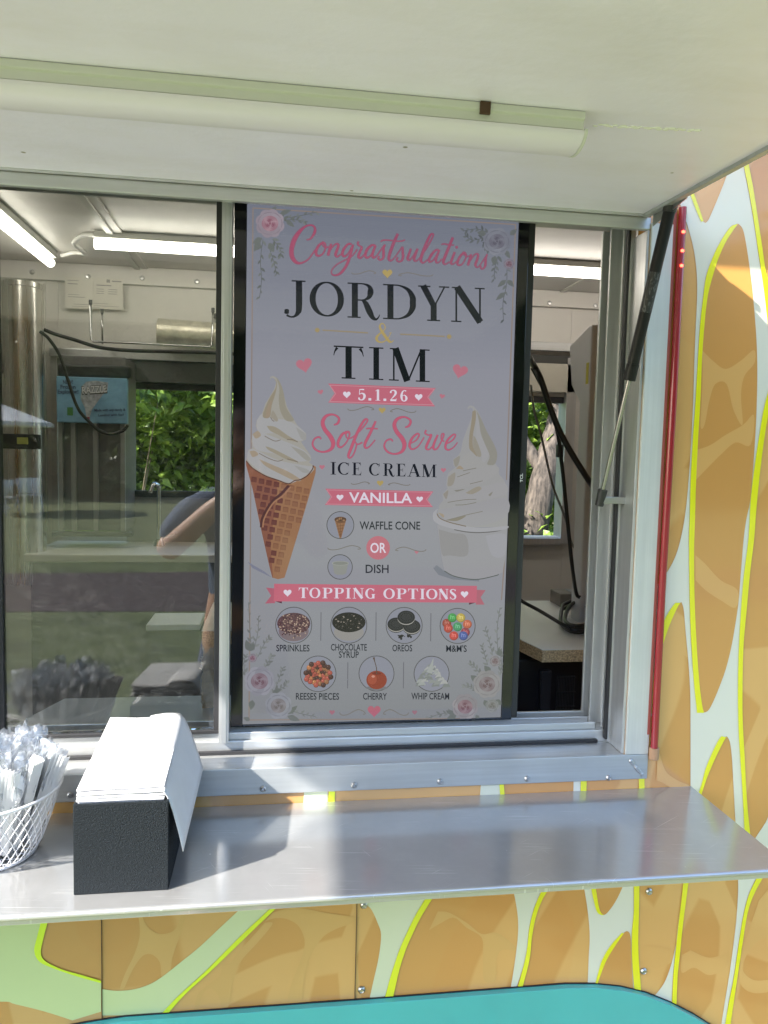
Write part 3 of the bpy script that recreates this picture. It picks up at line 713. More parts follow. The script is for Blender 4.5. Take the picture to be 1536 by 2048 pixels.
GLYPH = {
 'I': (.42, [[(.21, 0, B_), (.21, 1, B_)], sf(0, .42, 0), sf(0, .42, 1)]),
 'J': (.56, [[(.39, 1, B_), (.39, .25, B_), (.36, .08, .13), (.27, -.03, .06), (.16, -.045, .045), (.07, .0, .06)], [(.01, .1, .10), (.07, .1, .14), (.13, .1, .1)], [(.03, .06, .06), (.07, .1, .13), (.09, .15, .05)], sf(.2, .56, 1)]),
 'O': (.94, [arc(.47, .5, .385, .475, 0, 365, B_, T_, 20)]),
 'R': (.88, [[(.2, 0, B_), (.2, 1, B_)], sf(0, .36, 0), sf(0, .3, 1), [(.2, .978, T_), (.45, .975, T_), (.6, .9, .1), (.63, .75, B_), (.58, .6, .11), (.44, .52, T_), (.2, .515, T_)], [(.4, .52, .05), (.5, .42, .14), (.6, .2, .17), (.69, .03, .12), (.79, -.02, .06), (.86, .06, .03), (.88, .12, .02)]]),
 'D': (.9, [[(.2, 0, B_), (.2, 1, B_)], sf(0, .3, 0), sf(0, .3, 1), [(.2, .978, T_), (.45, .97, T_), (.68, .86, .1), (.80, .66, .16), (.81, .5, B_), (.80, .34, .16), (.68, .14, .1), (.45, .03, T_), (.2, .022, T_)]]),
 'Y': (.86, [[(.14, 1, B_), (.44, .42, B_ * .95)], [(.74, 1, T_), (.47, .46, T_)], [(.43, .5, B_), (.43, 0, B_)], sf(.25, .61, 0), sf(0, .34, 1), sf(.58, .86, 1)]),
 'N': (.92, [[(.14, 0, .05), (.14, 1, .05)], [(.16, 1, .19), (.80, 0.02, .19)], [(.79, 0, .05), (.79, 1, .05)], sf(0, .28, 0), sf(.02, .2, 1), sf(.65, .92, 1)]),
 'T': (.9, [[(.45, 0, B_ * 1.1), (.45, 1, B_ * 1.1)], sf(.25, .65, 0), [(.02, .98, T_), (.88, .98, T_)], [(.02, .70, .02), (.05, .82, .04), (.12, .94, .09)], [(.88, .70, .02), (.85, .82, .04), (.78, .94, .09)]]),
 'M': (1.24, [[(.15, 0, .05), (.15, 1, .05)], [(.2, 1, .2), (.56, .0, .2)], [(.99, 1, .05), (.60, .04, .05)], [(1.02, 0, B_), (1.02, 1, B_)], sf(0, .3, 0), sf(.03, .28, 1), sf(.82, 1.24, 0), sf(.98, 1.24, 1)]),
 'C': (.84, [arc(.46, .5, .38, .475, 48, 312, B_, T_, 14), [(.78, .99, .02), (.77, .8, .05), (.72, .7, .01)], [(.74, .25, .03), (.8, .2, .02)]]),
 'E': (.76, [[(.2, 0, B_), (.2, 1, B_)], sf(0, .3, 0), sf(0, .3, 1), [(.2, .98, T_), (.68, .98, T_)], [(.2, .02, T_), (.7, .02, T_)], [(.2, .51, T_), (.5, .51, T_)], [(.68, .72, .01), (.66, .84, .03), (.58, .96, .08)], [(.72, .3, .01), (.7, .16, .03), (.6, .04, .09)], [(.5, .36, .02), (.5, .66, .02)]]),
 'A': (.92, [[(.44, 1, .05), (.13, 0, .05)], [(.44, 1, .18), (.76, 0, .18)], [(.22, .32, T_), (.64, .32, T_)], sf(0, .27, 0), sf(.58, .92, 0)]),
 'P': (.74, [[(.2, 0, B_), (.2, 1, B_)], sf(0, .38, 0), sf(0, .3, 1), [(.2, .978, T_), (.45, .975, T_), (.62, .9, .11), (.66, .74, B_), (.6, .58, .11), (.45, .49, T_), (.2, .485, T_)]]),
 'G': (.9, [arc(.46, .5, .38, .475, 48, 300, B_, T_, 14), [(.78, .99, .02), (.77, .8, .05), (.72, .7, .01)], [(.72, .02, B_), (.72, .42, B_)], [(.56, .42, S_), (.9, .42, S_)]]),
 'S': (.62, [[(.55, .98, .03), (.53, .8, .03)], [(.52, .82, .04), (.42, .96, .05), (.26, .97, .06), (.12, .88, .1), (.11, .74, .14), (.24, .6, .17), (.42, .45, .18), (.52, .3, .15), (.5, .12, .1), (.36, .03, .06), (.2, .04, .05), (.08, .2, .04)], [(.06, .26, .03), (.05, .02, .03)]]),
 '&': (.95, [[(.86, .5, .03), (.72, .5, .03)], [(.8, .5, .04), (.7, .28, .04), (.5, .07, .05), (.3, .01, .06), (.12, .08, .1), (.08, .25, .13), (.2, .42, .08), (.42, .6, .05), (.52, .78, .05), (.44, .96, .05), (.32, .98, .06), (.24, .85, .09), (.3, .66, .12), (.5, .35, .14), (.7, .08, .13), (.84, .02, .06), (.95, .12, .03)]]),
 '5': (.6, [[(.12, .96, .06), (.5, .96, .1)], [(.14, .98, .05), (.1, .52, .05)], [(.1, .5, .04), (.3, .62, .08), (.5, .5, .16), (.52, .28, .18), (.4, .06, .1), (.22, .01, .07), (.08, .1, .12), (.1, .22, .12)]]),
 '1': (.42, [[(.23, 0, B_), (.23, 1, B_)], sf(.02, .42, 0), [(.02, .86, .03), (.2, .97, .06)]]),
 '2': (.62, [[(.1, .72, .14), (.1, .86, .1), (.28, .98, .07), (.46, .9, .14), (.5, .72, .17), (.4, .5, .12), (.2, .25, .06), (.08, .08, .05)], [(.06, .07, .13), (.54, .07, .13)], [(.55, .25, .02), (.52, .08, .08)]]),
 '6': (.62, [[(.5, .93, .1), (.36, .98, .06), (.2, .85, .11), (.11, .5, .17), (.16, .15, .12), (.3, .02, .06), (.46, .1, .12), (.52, .3, .17), (.44, .5, .1), (.3, .56, .05), (.16, .46, .04)]]),
 '.': (.2, [[(.02, .09, .15), (.18, .09, .15)]]),
}
BGC = (109, 111, 126); INKC = (20, 24, 28); PINK = (152, 84, 98); PINK2 = (146, 92, 104); GOLD = (138, 122, 76); GRY = (92, 92, 90); CREAM = (134, 130, 124)
k = Ink()
bgp = [at(x, y, YS) for x, y in ((497, 400), (1035, 434), (1003, 1441), (482.6, 1448))]
SXL, SXR, SZB, SZT = -.0630, .4825, 1.1405, 2.178
def back_col(v):      # menu background with screen falloff and reflection painted in, palest around the middle
    h = ((0, (105, 107, 111)), (.15, (112, 114, 119)), (.45, (119, 120, 125)), (.7, (115, 116, 124)), (.9, (99, 102, 112)), (1, (91, 95, 106)))
    for (a, ca_), (b_, cb_) in zip(h, h[1:]):
        if v <= b_: return tuple(p + (q - p) * (v - a) / (b_ - a) for p, q in zip(ca_, cb_))
NB = 90
for i in range(NB):
    z0, z1 = SZB + (SZT - SZB) * i / NB, SZB + (SZT - SZB) * (i + 1) / NB
    k.g.col = paint(back_col((i + .5) / NB)); k.g.add([(SXL, YS, z0), (SXR, YS, z0), (SXR, YS, z1), (SXL, YS, z1)], [(0, 1, 2, 3)])
for a in ([(506, 416), (498, 1438)], [(1031, 449), (1013, 960)], [(1009, 1120), (1003, 1200)], [(506, 416), (1031, 449)], [(492, 1440), (992, 1437)]):
    k.ribbon([(*a[0], 2.2), (*a[1], 2.2)], (112, 100, 92), smooth=False)
rn = random.Random(11)
def sprig(path, c, n=9, ln=10, wd=4.0):
    Q = spline(path, 8); k.ribbon([(q.x, q.y, 1.1) for q in Q], tuple(v - 14 for v in c), smooth=False)
    for i in range(n):
        j = int((i + .6) / n * (len(Q) - 1)); q = Q[j]; d = Q[min(j + 1, len(Q) - 1)] - Q[max(j - 1, 0)]
        a = math.atan2(d.y, d.x) + (1 if i % 2 else -1) * rn.uniform(.5, .95); L_ = ln * rn.uniform(.7, 1.15) * (1 - .35 * i / n)
        ex, ey = q.x + L_ * math.cos(a), q.y + L_ * math.sin(a); e = rn.randint(-9, 9)
        k.ribbon([(q.x, q.y, .6), (q.x + .35 * (ex - q.x), q.y + .35 * (ey - q.y), wd * L_ / ln), (q.x + .7 * (ex - q.x), q.y + .7 * (ey - q.y), wd * .75 * L_ / ln), (ex, ey, .3)], tuple(v + e for v in c), n=3)
def leaf(x, y, a, L_, wd, c):
    a = rad(a); ex, ey = math.cos(a), math.sin(a)
    k.ribbon([(x, y, .6), (x + .3 * L_ * ex, y + .3 * L_ * ey, wd), (x + .65 * L_ * ex, y + .65 * L_ * ey, wd * .8), (x + L_ * ex, y + L_ * ey, .3)], c, n=4)
def rose(x, y, r, outer, inner, dark):
    for i in range(8):
        a = 2 * PI * i / 8 + .3; e = rn.randint(-5, 6); k.disc(x + .5 * r * math.cos(a), y + .5 * r * math.sin(a), r * .56, tuple(v + e for v in outer), r * .48, 16, a)
    for i in range(7):
        a = 2 * PI * i / 7; k.ribbon([(x + .86 * r * math.cos(a + t), y + .8 * r * math.sin(a + t), .9 + 1.2 * math.sin(PI * (t + .4) / .8)) for t in (-.4, -.2, 0, .2, .4)], tuple(v - 11 for v in outer), n=2)
    k.disc(x, y, r * .6, inner, r * .56, 20)
    for j, q in enumerate((.54, .42, .3, .19)):
        a0 = j * 1.9
        for s_ in (0, 2.1, 4.2):
            k.ribbon([(x + q * r * math.cos(a0 + s_ + t), y + q * .92 * r * math.sin(a0 + s_ + t), .6 + (r * .085) * math.sin(PI * t / 1.7)) for t in (0, .4, .85, 1.3, 1.7)], dark if j > 1 else tuple((u + v) // 2 for u, v in zip(dark, inner)), n=3)
    k.disc(x, y, r * .09, dark)
LG = (84, 88, 86); LG2 = (96, 99, 98)
for pth in ([(526, 478), (521, 520), (523, 560), (519, 596)], [(545, 478), (560, 498), (562, 512)], [(560, 438), (598, 432), (634, 424)], [(566, 440), (596, 440), (612, 446)], [(540, 500), (548, 525), (553, 550)]): sprig(pth, LG, 10, 13, 5)
for a in ((524, 476, 150, 22, 11), (520, 482, 120, 24, 12), (538, 486, 60, 20, 13), (545, 424, -60, 14, 8), (560, 428, -20, 24, 9), (572, 440, 40, 22, 9)): leaf(*a[:5], LG)
rose(540, 447, 28, (118, 110, 118), (130, 106, 114), (108, 72, 84))
for pth in ([(980, 468), (955, 458), (926, 462)], [(970, 475), (945, 480), (930, 470)], [(1014, 535), (1013, 570), (1006, 605), (1007, 642)], [(996, 512), (990, 535), (988, 560)], [(965, 485), (975, 495), (978, 500)]): sprig(pth, (78, 82, 84), 10, 13, 5)
for a in ((972, 468, 190, 18, 12), (1010, 500, 60, 20, 9), (990, 512, 100, 18, 12), (1020, 470, -40, 18, 10), (1012, 560, 140, 22, 9), (1010, 585, 140, 24, 9), (1016, 560, 50, 18, 9)): leaf(*a[:5], (80, 84, 84))
rose(994, 483, 27, (97, 99, 108), (94, 95, 104), (74, 72, 82)); rose(1018, 528, 11, (100, 96, 106), (104, 88, 98), (84, 62, 72))
for pth in ([(503, 1300), (500, 1260), (497, 1205)], [(508, 1300), (516, 1262), (517, 1232)], [(515, 1315), (530, 1285), (540, 1275)], [(530, 1335), (540, 1318), (545, 1310)], [(548, 1385), (560, 1352), (566, 1335)], [(552, 1380), (570, 1372), (574, 1362)], [(578, 1420), (605, 1428), (632, 1433)], [(490, 1350), (488, 1325), (492, 1310)]): sprig(pth, LG2, 10, 11, 4.5)
for a in ((500, 1302, -110, 24, 13), (500, 1302, -60, 18, 10), (575, 1428, -40, 26, 10), (575, 1432, 20, 26, 11), (500, 1440, -160, 14, 8), (545, 1385, -20, 20, 8), (505, 1400, 100, 20, 12)): leaf(*a[:5], LG)
rose(505, 1316, 9, (110, 105, 112), (118, 96, 106), (92, 70, 80)); rose(519, 1362, 29, (113, 113, 121), (112, 102, 110), (88, 68, 76)); rose(557, 1411, 26, (110, 112, 119), (110, 108, 112), (88, 84, 84))
for pth in ([(996, 1310), (994, 1260), (1000, 1215)], [(985, 1310), (978, 1280), (970, 1256)], [(975, 1330), (968, 1305), (964, 1290)], [(962, 1350), (948, 1332), (940, 1326)], [(952, 1380), (938, 1372), (926, 1372)], [(908, 1424), (880, 1428), (856, 1436)], [(1000, 1350), (1003, 1330), (1000, 1300)]): sprig(pth, LG2, 10, 11, 4.5)
for a in ((955, 1362, -140, 18, 12), (980, 1345, -130, 18, 12), (1000, 1312, -100, 16, 12), (912, 1430, 150, 24, 12), (910, 1428, 200, 20, 9), (968, 1400, 60, 18, 10), (990, 1400, 30, 18, 10), (952, 1430, 60, 12, 8)): leaf(*a[:5], LG)
rose(990, 1322, 11, (110, 108, 110), (108, 100, 102), (88, 76, 78)); rose(974, 1368, 27, (114, 113, 114), (110, 104, 106), (86, 72, 74)); rose(930, 1413, 25, (113, 110, 114), (114, 98, 104), (90, 66, 74)); rose(984, 1411, 13, (108, 110, 110), (104, 104, 104), (84, 84, 80))

# script words, traced stroke by stroke
def script(strokes, ox, oy, sc, c, edge):
    for st in strokes:
        Q = [(ox + a * sc, oy + b * sc, w_ * sc) for a, b, w_ in st]
        k.ribbon([(a, b, w_ + 1.3) for a, b, w_ in Q], edge, n=6); 
    for st in strokes:
        Q = [(ox + a * sc, oy + b * sc, w_ * sc) for a, b, w_ in st]
        k.ribbon(Q, c, n=6)
SA = [[(370, 350, 10), (430, 330, 20), (485, 240, 34), (480, 170, 22), (430, 145, 18), (350, 165, 24), (260, 250, 50), (190, 370, 62), (160, 500, 58), (175, 600, 54), (230, 665, 40), (300, 672, 22), (390, 625, 16), (450, 550, 14), (490, 490, 14)],
 [(590, 390, 24), (540, 430, 30), (505, 500, 34), (510, 560, 30), (550, 572, 20), (600, 540, 16), (635, 460, 16), (625, 400, 22), (590, 388, 24), (610, 440, 12), (640, 460, 12), (680, 440, 12)],
 [(715, 405, 26), (690, 490, 34), (670, 570, 34)], [(680, 530, 14), (730, 450, 14), (785, 405, 18), (815, 420, 28), (800, 480, 32), (775, 555, 32), (800, 585, 20), (850, 550, 12)],
 [(1000, 410, 22), (950, 410, 24), (890, 480, 32), (870, 550, 32), (900, 580, 24), (950, 540, 14), (1010, 430, 14)], [(1020, 415, 24), (980, 560, 34), (930, 700, 34), (850, 810, 30), (770, 845, 18), (720, 820, 12), (730, 760, 12), (800, 690, 12), (910, 630, 12), (1000, 580, 12), (1080, 480, 12)],
 [(1095, 372, 24), (1085, 410, 20), (1120, 440, 16), (1140, 460, 26), (1105, 540, 32), (1095, 590, 30), (1130, 600, 18), (1180, 550, 12)],
 [(1330, 430, 24), (1280, 425, 24), (1220, 480, 32), (1190, 560, 32), (1215, 600, 24), (1270, 560, 14), (1330, 440, 14)], [(1335, 425, 24), (1290, 550, 32), (1305, 600, 22), (1350, 570, 12)],
 [(1350, 570, 12), (1440, 445, 14), (1462, 425, 20), (1445, 470, 26), (1445, 530, 32), (1440, 600, 26), (1400, 630, 18), (1370, 610, 20), (1385, 575, 22)],
 [(1405, 378, 12), (1430, 358, 16), (1480, 353, 14), (1540, 357, 13), (1640, 368, 14), (1700, 366, 13), (1745, 350, 12)]]
SB = [[(170, 185, 30), (110, 320, 36), (60, 460, 36), (50, 525, 30), (80, 545, 18), (130, 500, 12), (230, 360, 14)],
 [(238, 358, 16), (235, 430, 28), (240, 490, 30), (225, 540, 24), (185, 560, 16), (155, 535, 20), (170, 500, 22)],
 [(345, 385, 22), (315, 470, 30), (300, 520, 28), (325, 538, 18), (370, 490, 12), (430, 385, 14)], [(435, 385, 24), (395, 490, 30), (390, 540, 24), (420, 548, 14), (460, 510, 12), (560, 370, 14), (640, 220, 14), (635, 190, 20), (600, 210, 26), (540, 340, 34), (485, 490, 36), (480, 550, 28), (510, 575, 16), (570, 530, 12)],
 [(715, 400, 22), (670, 410, 24), (610, 480, 30), (585, 540, 28), (600, 562, 20), (650, 530, 12), (720, 410, 14)], [(725, 400, 22), (680, 520, 28), (685, 570, 20), (720, 565, 12), (760, 520, 12)],
 [(905, 235, 30), (850, 370, 34), (785, 530, 34), (780, 580, 24), (810, 592, 14), (860, 560, 12)], [(750, 330, 10), (790, 322, 14), (860, 335, 14), (920, 338, 10)],
 [(930, 430, 26), (885, 550, 28), (880, 585, 22), (910, 590, 12), (960, 550, 12)], [(940, 372, 24), (955, 366, 30), (972, 362, 22)],
 [(1050, 440, 20), (1000, 490, 28), (965, 570, 28), (980, 605, 20), (1030, 590, 14), (1080, 500, 14), (1070, 445, 20), (1040, 440, 20), (1060, 470, 10), (1090, 490, 10), (1130, 480, 10)],
 [(1150, 460, 24), (1120, 560, 30), (1105, 610, 28)], [(1120, 570, 12), (1190, 470, 14), (1240, 460, 22), (1230, 530, 28), (1205, 600, 26), (1230, 635, 14), (1270, 600, 10), (1365, 458, 12)],
 [(1362, 460, 16), (1345, 510, 24), (1340, 570, 28), (1335, 620, 24), (1300, 655, 16), (1275, 640, 16), (1280, 612, 18)]]
script(SA, 560, 430, .1432, (128, 62, 84), (104, 70, 88)); script(SB, 770, 440, .1497, (122, 62, 84), (102, 70, 88))
SS = [[(235, 198, 8), (275, 180, 20), (285, 130, 18), (230, 95, 14), (160, 110, 26), (125, 170, 34), (145, 240, 36), (200, 310, 40), (230, 380, 38), (205, 440, 26), (130, 465, 14), (60, 445, 16), (25, 390, 14), (45, 335, 12), (90, 318, 14), (110, 340, 8)],
 [(370, 265, 20), (320, 290, 22), (280, 360, 24), (280, 405, 22), (310, 418, 14), (360, 370, 10), (390, 300, 12), (380, 265, 18), (355, 290, 10), (370, 330, 8), (420, 320, 8), (500, 250, 10), (565, 165, 12), (560, 140, 14), (530, 160, 20), (470, 270, 24), (410, 420, 26), (380, 500, 22), (395, 525, 12), (430, 490, 10), (460, 400, 10), (445, 360, 8), (470, 390, 10), (520, 370, 10)],
 [(650, 160, 16), (600, 270, 24), (545, 380, 24), (550, 425, 16), (590, 410, 10), (645, 345, 8)], [(555, 235, 8), (600, 232, 12), (672, 236, 8)],
 [(940, 222, 8), (980, 205, 20), (995, 155, 18), (940, 120, 14), (870, 135, 26), (835, 190, 34), (855, 260, 36), (910, 330, 40), (935, 395, 38), (910, 460, 26), (840, 485, 14), (770, 465, 16), (735, 410, 14), (755, 355, 12), (800, 340, 14), (820, 362, 8)],
 [(985, 385, 8), (1050, 350, 10), (1080, 300, 12), (1060, 285, 14), (1010, 330, 20), (985, 400, 22), (1010, 438, 14), (1070, 410, 9), (1130, 320, 8)],
 [(1150, 248, 14), (1140, 280, 12), (1175, 300, 10), (1200, 300, 18), (1160, 390, 22), (1150, 430, 18), (1180, 440, 10), (1220, 400, 8)],
 [(1265, 295, 14), (1225, 390, 20), (1225, 435, 18), (1260, 430, 10), (1310, 340, 10), (1325, 290, 12), (1305, 290, 10), (1300, 340, 8), (1330, 362, 8)],
 [(1340, 390, 8), (1410, 350, 10), (1440, 300, 10), (1415, 295, 12), (1360, 350, 18), (1340, 420, 18), (1370, 445, 12), (1420, 420, 8), (1460, 370, 6)]]
script(SS, 620, 810, .2018, (150, 74, 92), (116, 80, 98))
# names and other serif words
ln_ = lambda x0, y0, x1, y1: (lambda x: y0 + (y1 - y0) * (x - x0) / (x1 - x0))
k.serif([('J', 568, 611), ('O', 619, 688), ('R', 695, 759), ('D', 766, 832), ('Y', 836, 898), ('N', 902, 969)], ln_(568, 630, 969, 646.5), 70, INKC)
k.serif([('T', 666, 728), ('I', 738, 766.5), ('M', 777.5, 859)], ln_(697, 757.5, 842, 763.7), 65, (16, 20, 22))
k.serif([('&', 750, 787)], ln_(0, 685, 10, 685), 38, GOLD, 1.1)
for a, b in (((645, 660.5), (736, 666)), ((800, 668.5), (889, 673))): k.ribbon([(*a, 2.4), (*b, 2.4)], (118, 106, 84), smooth=False)
k.disc(634.5, 660.5, 4.6, (126, 112, 78)); k.disc(898, 673.5, 4.6, (126, 112, 78))
def banner(P, c, inner):
    k.poly(P, c); cx = sum(p[0] for p in P) / len(P); cy = sum(p[1] for p in P) / len(P)
    Q = [(cx + (x - cx) * .975, cy + (y - cy) * .86) for x, y in P]
    for a, b in zip(Q, Q[1:] + Q[:1]): k.ribbon([(*a, 1.1), (*b, 1.1)], inner, smooth=False)
E_ = lambda pts: [(640 + x * .15625, 670 + y * .15625) for x, y in pts]
banner(E_([(105, 622), (1480, 680), (1390, 800), (1470, 915), (105, 865), (185, 748)]), PINK, (160, 118, 126))
X6 = lambda pts: [(440 + x * .4297, 740 + y * .4297) for x, y in pts]
X7 = lambda pts: [(440 + x * .4297, 1150 + y * .4297) for x, y in pts]
banner(X6([(490, 552), (992, 565), (965, 603), (990, 638), (488, 628), (515, 590)]), PINK, (160, 112, 122))
k.poly(X7([(215, 58), (256, 62), (256, 130), (210, 132), (238, 96)]), (138, 76, 90)); k.poly(X7([(1190, 68), (1235, 70), (1212, 103), (1230, 137), (1190, 137)]), (138, 82, 92))
k.poly(X7([(252, 120), (288, 122), (288, 132)]), (70, 36, 50)); k.poly(X7([(1193, 126), (1158, 128), (1158, 138)]), (76, 46, 56))
k.poly(X7([(252, 40), (1195, 50), (1193, 128), (250, 122)]), (154, 82, 96))
WT = (176, 170, 180)
k.serif([('5', 716, 730.6), ('.', 736, 743), ('1', 750, 760.5), ('.', 766, 773), ('2', 779, 794), ('6', 800, 815)], ln_(716, 800, 815, 803), 22, WT, 1.15)
k.serif([('I', 661, 672), ('C', 675.5, 699), ('E', 704, 723.5), ('C', 738, 760), ('R', 766, 789), ('E', 792.5, 812), ('A', 814.5, 841), ('M', 843, 873)], ln_(666, 949, 857, 954), 25, (16, 19, 28), 1.1)
tx = [('T', 365, 411), ('O', 417, 466), ('P', 477, 522), ('P', 531, 575), ('I', 585, 608), ('N', 617, 668), ('G', 677, 722), ('O', 761, 812), ('P', 821, 866), ('T', 873, 922), ('I', 930, 953), ('O', 960, 1010), ('N', 1016, 1062), ('S', 1068, 1099)]
k.serif([(ch, 440 + a * .4297, 440 + b * .4297) for ch, a, b in tx], ln_(597, 1195.5, 912, 1198.5), 20.5, WT, 1.3)
k.sans('VANILLA', 698, 824, 1004.5, 20, WT, .012, .018); k.disc(756, 1095.4, 23.6, (150, 88, 98)); k.sans('OR', 740.5, 772, 1105, 19.5, WT, 0, .016)
DK = (24, 27, 36)
for t_, a, b, y, cp in (('WAFFLE CONE', 719, 840, 1058.5, 16), ('DISH', 731, 777, 1145.5, 16.5), ('SPRINKLES', 552.6, 619, 1302, 13), ('CHOCOLATE', 661.7, 733.5, 1300.4, 13), ('SYRUP', 677.6, 717.5, 1315, 13), ('OREOS', 784.6, 824, 1302, 13), ("M&M'S", 892, 933, 1303, 13), ('REESES PIECES', 591.7, 678, 1398.4, 13), ('CHERRY', 726, 773.5, 1398.4, 13), ('WHIP CREAM', 822.4, 898, 1398, 13)):
    k.sans(t_, a, b, y, cp, DK, .004, .012)
for x, y, r, c, a in ((774.5, 547, 10, GOLD, 0), (608.5, 730, 16, PINK2, -.2), (919.5, 742, 15.5, PINK2, .25), (641, 784, 5.6, PINK2, -.2), (884, 792.5, 5.4, PINK2, .2), (693.4, 789, 7.6, WT, 0), (837, 794, 7.6, WT, 0), (764, 820.5, 7, GOLD, 0),
    (644, 934, 5.4, PINK2, 0), (886.4, 940, 5.2, PINK2, 0), (760, 966, 6.6, GOLD, 0), (679.8, 994.5, 7, WT, 0), (839, 998, 6.6, WT, 0), (575, 1185, 8, WT, 0), (928.6, 1188, 7.6, WT, 0), (748, 1421, 13, (140, 78, 92), 0), (664, 1424, 5.5, (128, 84, 96), 0), (829, 1424, 5, (120, 86, 96), 0), (833, 1104, 4, PINK2, 0)):
    k.heart(x, y, r, c, a)
SWC = (96, 92, 86)
def swirl(x0, x1, y, h, flip=1):
    P = [(0, .1), (.05, .8), (.18, 1), (.35, .6), (.55, -.4), (.72, -.9), (.9, -.3), (.97, .5), (.88, .7)]
    k.ribbon([(x0 + (x1 - x0) * u, y + h * v * flip, 1.5) for u, v in P], SWC, n=5)
for a in ((703, 753, 545, 3.5), (866, 795, 549, 3.5), (695, 749, 817, 4), (832, 779, 821, 4), (702, 740, 966, 2.5), (820, 775, 968, 2.5), (655, 723, 1095, 4.5), (852, 789, 1098, 4.5), (679, 732, 1424, 6), (817, 765, 1424, 6)): swirl(*a)
for x, y0, y1 in ((642, 1224, 1281), (752, 1224, 1281), (861.5, 1226, 1282), (695.6, 1324, 1376), (807, 1324, 1376)): k.ribbon([(x, y0, 1.6), (x - .6, y1, 1.6)], (82, 82, 88), smooth=False)
for x, y, r in ((587.4, 1250, 36), (697.4, 1250, 36), (808, 1250.5, 36), (914.8, 1251.4, 35), (636.4, 1347, 35.5), (752.8, 1346.4, 35), (862.8, 1347, 35), (680.6, 1050, 27), (680, 1133.6, 24.5)):
    k.disc(x, y, r, (110, 112, 122), n=36); k.ring(x, y, r, (66, 66, 66), 1.5)
# sprinkles, syrup, biscuits, sweets, cherry, whipped cream
k.disc(587.4, 1262, 30, (96, 84, 88), 20); k.disc(587.4, 1246, 33, (72, 52, 56), 21)
for i in range(260):
    a = rn.uniform(0, 2 * PI); q = math.sqrt(rn.random()); k.disc(587.4 + 32 * q * math.cos(a), 1247 + 21 * q * math.sin(a) + (8 if rn.random() < .2 else 0), 1.5, rn.choice([(132, 112, 100), (60, 36, 40), (90, 66, 66), (50, 34, 42), (140, 122, 108)]), n=6)
k.disc(697.4, 1264, 30, (116, 114, 112), 17); k.disc(697.4, 1244, 33.5, (30, 28, 28), 20)
for i in range(34):
    a = rn.uniform(0, 2 * PI); q = math.sqrt(rn.random()) * .9; k.disc(697.4 + 31 * q * math.cos(a), 1244 + 18 * q * math.sin(a), rn.uniform(1, 2.6), rn.choice([(120, 112, 104), (88, 84, 80), (60, 56, 54)]), 1.0, 8, rn.uniform(-.6, .6))
for x, y in ((792, 1248), (823, 1252), (812, 1234)):
    k.disc(x, y + 3.4, 17.5, (24, 24, 26), 13.5); k.disc(x, y + 2.0, 17.5, (128, 126, 122), 13.5); k.disc(x, y, 17.5, (34, 34, 36), 13.5); k.disc(x, y - .6, 14, (44, 44, 46), 10.5)
    for i in range(16):
        a = 2 * PI * i / 16; k.disc(x + 10.5 * math.cos(a), y - .6 + 7.6 * math.sin(a), 1.2, (28, 28, 30), n=6)
for i in range(16): k.disc(795 + rn.uniform(0, 28), 1273 + rn.uniform(-4, 4), rn.uniform(1, 3.4), (34, 32, 32), n=5)
cand = [(893, 1246, (120, 62, 52)), (896, 1256, (140, 62, 52)), (904, 1235, (60, 122, 66)), (921, 1235, (148, 132, 66)), (934, 1248, (150, 82, 60)), (930, 1264, (118, 56, 62)), (907, 1271, (152, 62, 56)), (926, 1271, (64, 76, 122)), (914.5, 1253, (62, 118, 82))]
for x, y, c in cand:
    k.disc(x, y, 9, tuple(int(v * .8) for v in c)); k.disc(x - .6, y - .8, 8.2, c); k.sans('m', x - 4, x + 4, y + 2.6, 6, tuple(min(255, v + 50) for v in c), 0, .0); k.disc(x - 3, y - 5, 1.6, tuple(min(255, v + 40) for v in c), .8, 8)
for i in range(46):
    a = i * 2.4; q = math.sqrt((i + .5) / 46); c = rn.choice([(136, 70, 60), (136, 70, 60), (120, 84, 60), (66, 46, 42), (146, 98, 66)])
    x, y = 636.4 + 27 * q * math.cos(a), 1347 + 24 * q * math.sin(a); k.disc(x, y, 5.2, tuple(int(v * .7) for v in c), n=14); k.disc(x - .5, y - .7, 4.4, c, n=14); k.disc(x - 1.5, y - 2, 1.1, tuple(v + 34 for v in c), n=6)
k.disc(752.8, 1375, 22, (92, 92, 96), 4); k.disc(752.8, 1359, 20.5, (112, 50, 36), 18.5); k.disc(744, 1357, 9, (128, 62, 46), 11); k.disc(746, 1352, 3.4, (160, 112, 98), 2.4); k.disc(752.8, 1346, 9, (92, 40, 32), 2.6)
k.ribbon([(753, 1347, 2), (752.5, 1335, 1.6), (749, 1322, 1.7), (747, 1314, 4)], (70, 56, 46), n=5)
for i in range(34):
    t_ = i / 34; a = i * 1.3; y = 1372 - 44 * t_; rr_ = 29 * (1 - t_) ** .8
    k.ribbon([(862.8 + rr_ * math.cos(a) * 1.0 - 8, y + 2, 1), (862.8 + rr_ * math.cos(a), y - 3, 7 * (1 - t_) + 2), (862.8 + rr_ * math.cos(a) + 8 * (1 - t_), y + 1, 1)], rn.choice([(124, 128, 126), (112, 116, 114), (132, 134, 132), (100, 104, 102)]), n=4)
k.ribbon([(858, 1345, 12), (862, 1332, 7), (866, 1316, 1)], (126, 130, 128))
